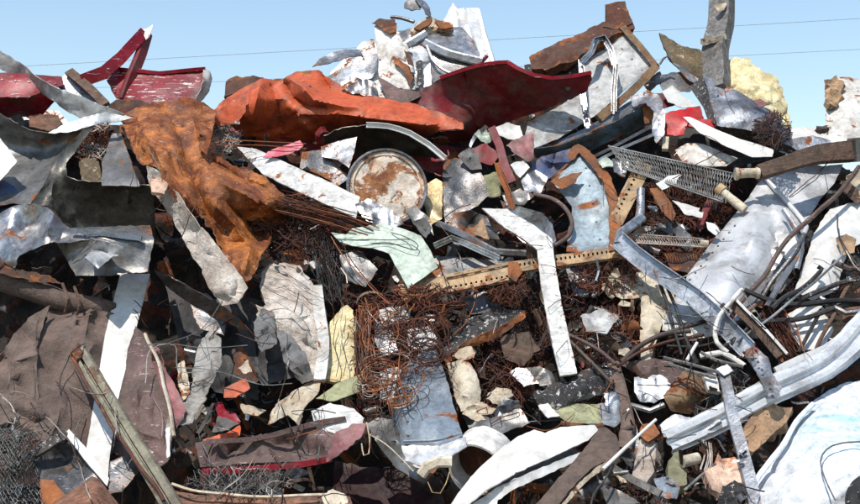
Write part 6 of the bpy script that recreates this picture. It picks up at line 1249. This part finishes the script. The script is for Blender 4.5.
def wires(n, box, mats, ln=(20, 70), rad=(.0018, .0042), off=(.02, .12)):
    got = tries = 0
    while got < n and tries < n * 20:
        tries += 1; x = rng.uniform(box[0], box[2]); y = rng.uniform(box[1], box[3]); h = rng.uniform(0, 6.283); L_ = rng.uniform(*ln); k = rng.uniform(-.12, .12); P = []; x0, y0 = x, y
        N_ = max(5, int(L_ / 5)); last = None; lf = rng.uniform(*off)
        for i in range(N_):
            c = cast(x, y)
            if c[0] is None: break
            d = (c[0] - CAM).dot(FW)
            last = d if last is None else min(last + .05, max(last - .09, d))
            dirn = (W(x, y, 0) - CAM); dirn = dirn / dirn.dot(FW); P.append(CAM + dirn * (min(last, d) - lf * (.4 + math.sin(math.pi * i / N_))))
            h += k + rng.uniform(-.22, .22); x += 5 * math.cos(h); y += 5 * math.sin(h)
        if len(P) < 5: continue
        P = resample(P, .03); m = rng.choice(mats); rd = rng.uniform(*rad)
        V, F = tube_geo(P, rd, 4); ob = link('loose_wire', V, F, m, None, 180, bvh=False)
        rel, an = relation((x0 + x) / 2, (y0 + y) / 2)
        tag(ob, unique(f"{'long' if L_ > 45 else 'short'} {'thin' if rd < .003 else 'stout'} {WN[m]} loose wire {rel} the {an}", (x0 + x) / 2, (y0 + y) / 2), 'wire', 'loose wires on the heap'); got += 1
def rivets(thing_name, part, a, b, n, mat='grey_steel', rpx=1.1):
    root = bpy.data.objects.get(thing_name)
    if root is None: return
    host = root if part is None else next((c for c in root.children if c.name.split('.')[0] == part), root)
    bpy.context.view_layer.update()
    me = host.data; M = host.matrix_world
    bb = BVHTree.FromPolygons([M @ v.co for v in me.vertices], [list(q.vertices) for q in me.polygons])
    for i in range(n):
        t = i / max(1, n - 1); x = a[0] + (b[0]-a[0]) * t; y = a[1] + (b[1]-a[1]) * t
        h = bb.ray_cast(CAM, (W(x, y, 0) - CAM).normalized(), 40)
        if h[0] is None: continue
        nn = h[1] if h[1].dot(h[0] - CAM) < 0 else -h[1]
        V, F = tube_geo([h[0] - nn * .003, h[0] + nn * .006], mpp(x, y) * rpx, 8); link('rivet', V, F, mat, host, 20, bvh=False)
DARK = ['dark_steel', 'rust_dark', 'rubble', 'brown_wood', 'brown_rubber', 'grey_steel', 'dark_red_paint']
scatter(215, (0, 120, 860, 504), ['scrap_shard', 'bent_strip', 'bent_rod', 'rubble_chunk', 'channel_offcut', 'pipe_offcut', 'bent_strip'], DARK + ['grey_steel', 'weathered_wood', 'aluminium', 'rust_edge'], (.06, .15), (.05, .35), True, 8)
scatter(50, (620, 340, 760, 500), ['scrap_shard', 'bent_strip', 'bent_rod', 'pipe_offcut'], DARK + ['aluminium', 'galvanised', 'weathered_wood'], (.025, .065), (.0, .03), False, 5)
scatter(40, (500, 250, 640, 420), ['scrap_shard', 'bent_strip', 'bent_rod'], None, (.03, .08), (.0, .03), True, 6)
scatter(36, (740, 150, 860, 350), ['scrap_shard', 'bent_strip', 'bent_rod'], None, (.03, .08), (.0, .05), True, 6)
scatter(34, (300, 190, 520, 330), ['scrap_shard', 'bent_strip', 'bent_rod'], None, (.03, .08), (.0, .03), True, 6)
scatter(34, (380, 110, 600, 240), ['scrap_shard', 'bent_strip', 'bent_rod'], None, (.03, .08), (.0, .03), True, 5)
scatter(24, (180, 380, 420, 504), ['scrap_shard', 'bent_strip', 'rubble_chunk'], None, (.025, .07), (.0, .03), True, 6)
wires(22, (640, 260, 852, 375), ['cable', 'rust_wire_dark', 'grey_wire', 'rust_wire', 'pale_wire'])
wires(30, (430, 240, 660, 420), ['rust_wire', 'orange_wire', 'rust_wire_dark', 'pale_wire'])
wires(26, (280, 190, 460, 430), ['rust_wire', 'orange_wire', 'cable', 'pale_wire'])
wires(24, (130, 300, 330, 500), ['grey_wire', 'pale_wire', 'rust_wire_dark'])
wires(16, (0, 380, 120, 500), ['grey_wire', 'pale_wire', 'cable'])
wires(14, (580, 90, 800, 230), ['cable', 'rust_wire', 'grey_wire'])
wires(8, (60, 110, 240, 240), ['rust_wire', 'grey_wire'])
wires(10, (630, 380, 745, 490), ['cable', 'rust_wire_dark', 'pale_wire'], (15, 40))
MIX = ['grey_steel', 'rust_dark', 'rust_edge', 'aluminium', 'galvanised', 'worn_white_paint', 'dark_steel', 'cream', 'blue_grey_paint', 'brown_wood', 'rubble', 'brown_rubber', 'tan_foam']
KA = ['scrap_shard', 'scrap_shard', 'bent_strip', 'bent_rod', 'channel_offcut', 'bent_strip', 'pipe_offcut']
scatter(26, (455, 290, 545, 420), KA, MIX, (.05, .12), (.85, 1.25), True, 7)
scatter(26, (570, 265, 660, 365), KA, MIX, (.05, .12), (.9, 1.3), True, 7)
scatter(22, (640, 180, 730, 300), KA, MIX, (.045, .11), (.85, 1.15), True, 7)
scatter(22, (255, 200, 390, 320), KA, MIX, (.05, .12), (.95, 1.3), True, 7)
scatter(20, (590, 470, 730, 504), KA, MIX, (.03, .08), (.4, 1.1), True, 8)
scatter(20, (190, 300, 300, 430), KA, MIX, (.03, .09), (.1, .5), True, 8)
rivets('scratched_red_panel', 'panel', (112, 80), (118, 104), 3)
rivets('red_channel_panel', 'face', (2, 80), (56, 84), 5)
rivets('silver_duct', 'near_skin', (690, 280), (735, 226), 9)
rivets('silver_duct', 'near_skin', (700, 314), (742, 308), 4)
rivets('folded_zinc_box', 'face', (718, 96), (780, 124), 6)
rivets('rust_framed_panel', 'panel', (612, 38), (642, 70), 4)
rivets('rust_edged_plate', 'plate', (586, 168), (600, 240), 5)
rivets('boxed_girder', 'front_face', (560, 152), (636, 120), 6)
rivets('blue_grey_bin', 'front', (408, 380), (408, 436), 5)
rivets('tall_white_panel', 'panel', (380, 60), (382, 92), 3)
rivets('slotted_rail', 'perforated_face', (404, 287), (404, 292), 1)
rivets('dark_box_panel', None, (78, 187), (140, 192), 6)
rivets('orange_sheet', 'sheet', (270, 84), (330, 88), 4)
scatter(70, (0, 240, 860, 504), ['bent_strip', 'channel_offcut', 'bent_rod', 'bent_strip', 'scrap_shard'], ['rust_dark', 'grey_steel', 'brown_rubber', 'rust_edge', 'weathered_wood', 'dark_steel', 'pink_brown', 'brown_wood', 'aluminium'], (.10, .2), (.15, .5), True, 9)
# ------------------------------------------------------------------ air, cables, light
def power(name, y0, y1, d, label):
    def pw(px, py): return CAM + FW*d + RT*((px-430)/860*.72*d) + UP*((252-py)/860*.72*d)
    A = pw(-700, y0); B = pw(1560, y1); P = []
    for i in range(61):
        t = i/60; p = A.lerp(B, t); p.z -= 4 * t * (1-t) * .12; P.append(p)
    V, F = tube_geo(P, .010, 6); ob = link(name, V, F, 'far_cable', None, 60, bvh=False); tag(ob, label, 'power line', 'power lines behind the heap')
power('power_line', 104.6, -24.0, 45, 'upper thin power line crossing the sky behind the heap')
power('power_line', 125.0, 12.0, 52, 'lower fainter power line crossing the sky behind the heap')

sun = bpy.data.lights.new('sun', 'SUN'); sun.energy = 4.0; sun.angle = R(.5); sun.color = (1, .95, .88)
so = bpy.data.objects.new('sun', sun); COL.objects.link(so)
EL, AZ = 61, -27      # height; bearing from straight behind the viewer, negative to the left
sd = Vector((math.sin(R(AZ))*math.cos(R(EL)), -math.cos(R(AZ))*math.cos(R(EL)), math.sin(R(EL))))
so.rotation_euler = sd.to_track_quat('Z', 'Y').to_euler(); so.location = (0, -5, 12)
w = bpy.data.worlds.new('World'); scene.world = w; w.use_nodes = True
nt = w.node_tree; sky = nt.nodes.new('ShaderNodeTexSky'); sky.sky_type = 'NISHITA'; sky.sun_disc = False
sky.sun_elevation = R(EL); sky.sun_rotation = math.atan2(sd.x, sd.y); sky.air_density = 1.45; sky.dust_density = 0.35; sky.ozone_density = 1.9; sky.altitude = 0
nt.links.new(sky.outputs[0], nt.nodes['Background'].inputs[0]); nt.nodes['Background'].inputs[1].default_value = .138
scene.view_settings.view_transform = 'Standard'; scene.view_settings.look = 'None'; scene.view_settings.exposure = .36; scene.view_settings.gamma = 1
scene.view_settings.use_curve_mapping = False
scene.cycles.max_bounces = 4; scene.cycles.diffuse_bounces = 3; scene.cycles.use_denoising = True
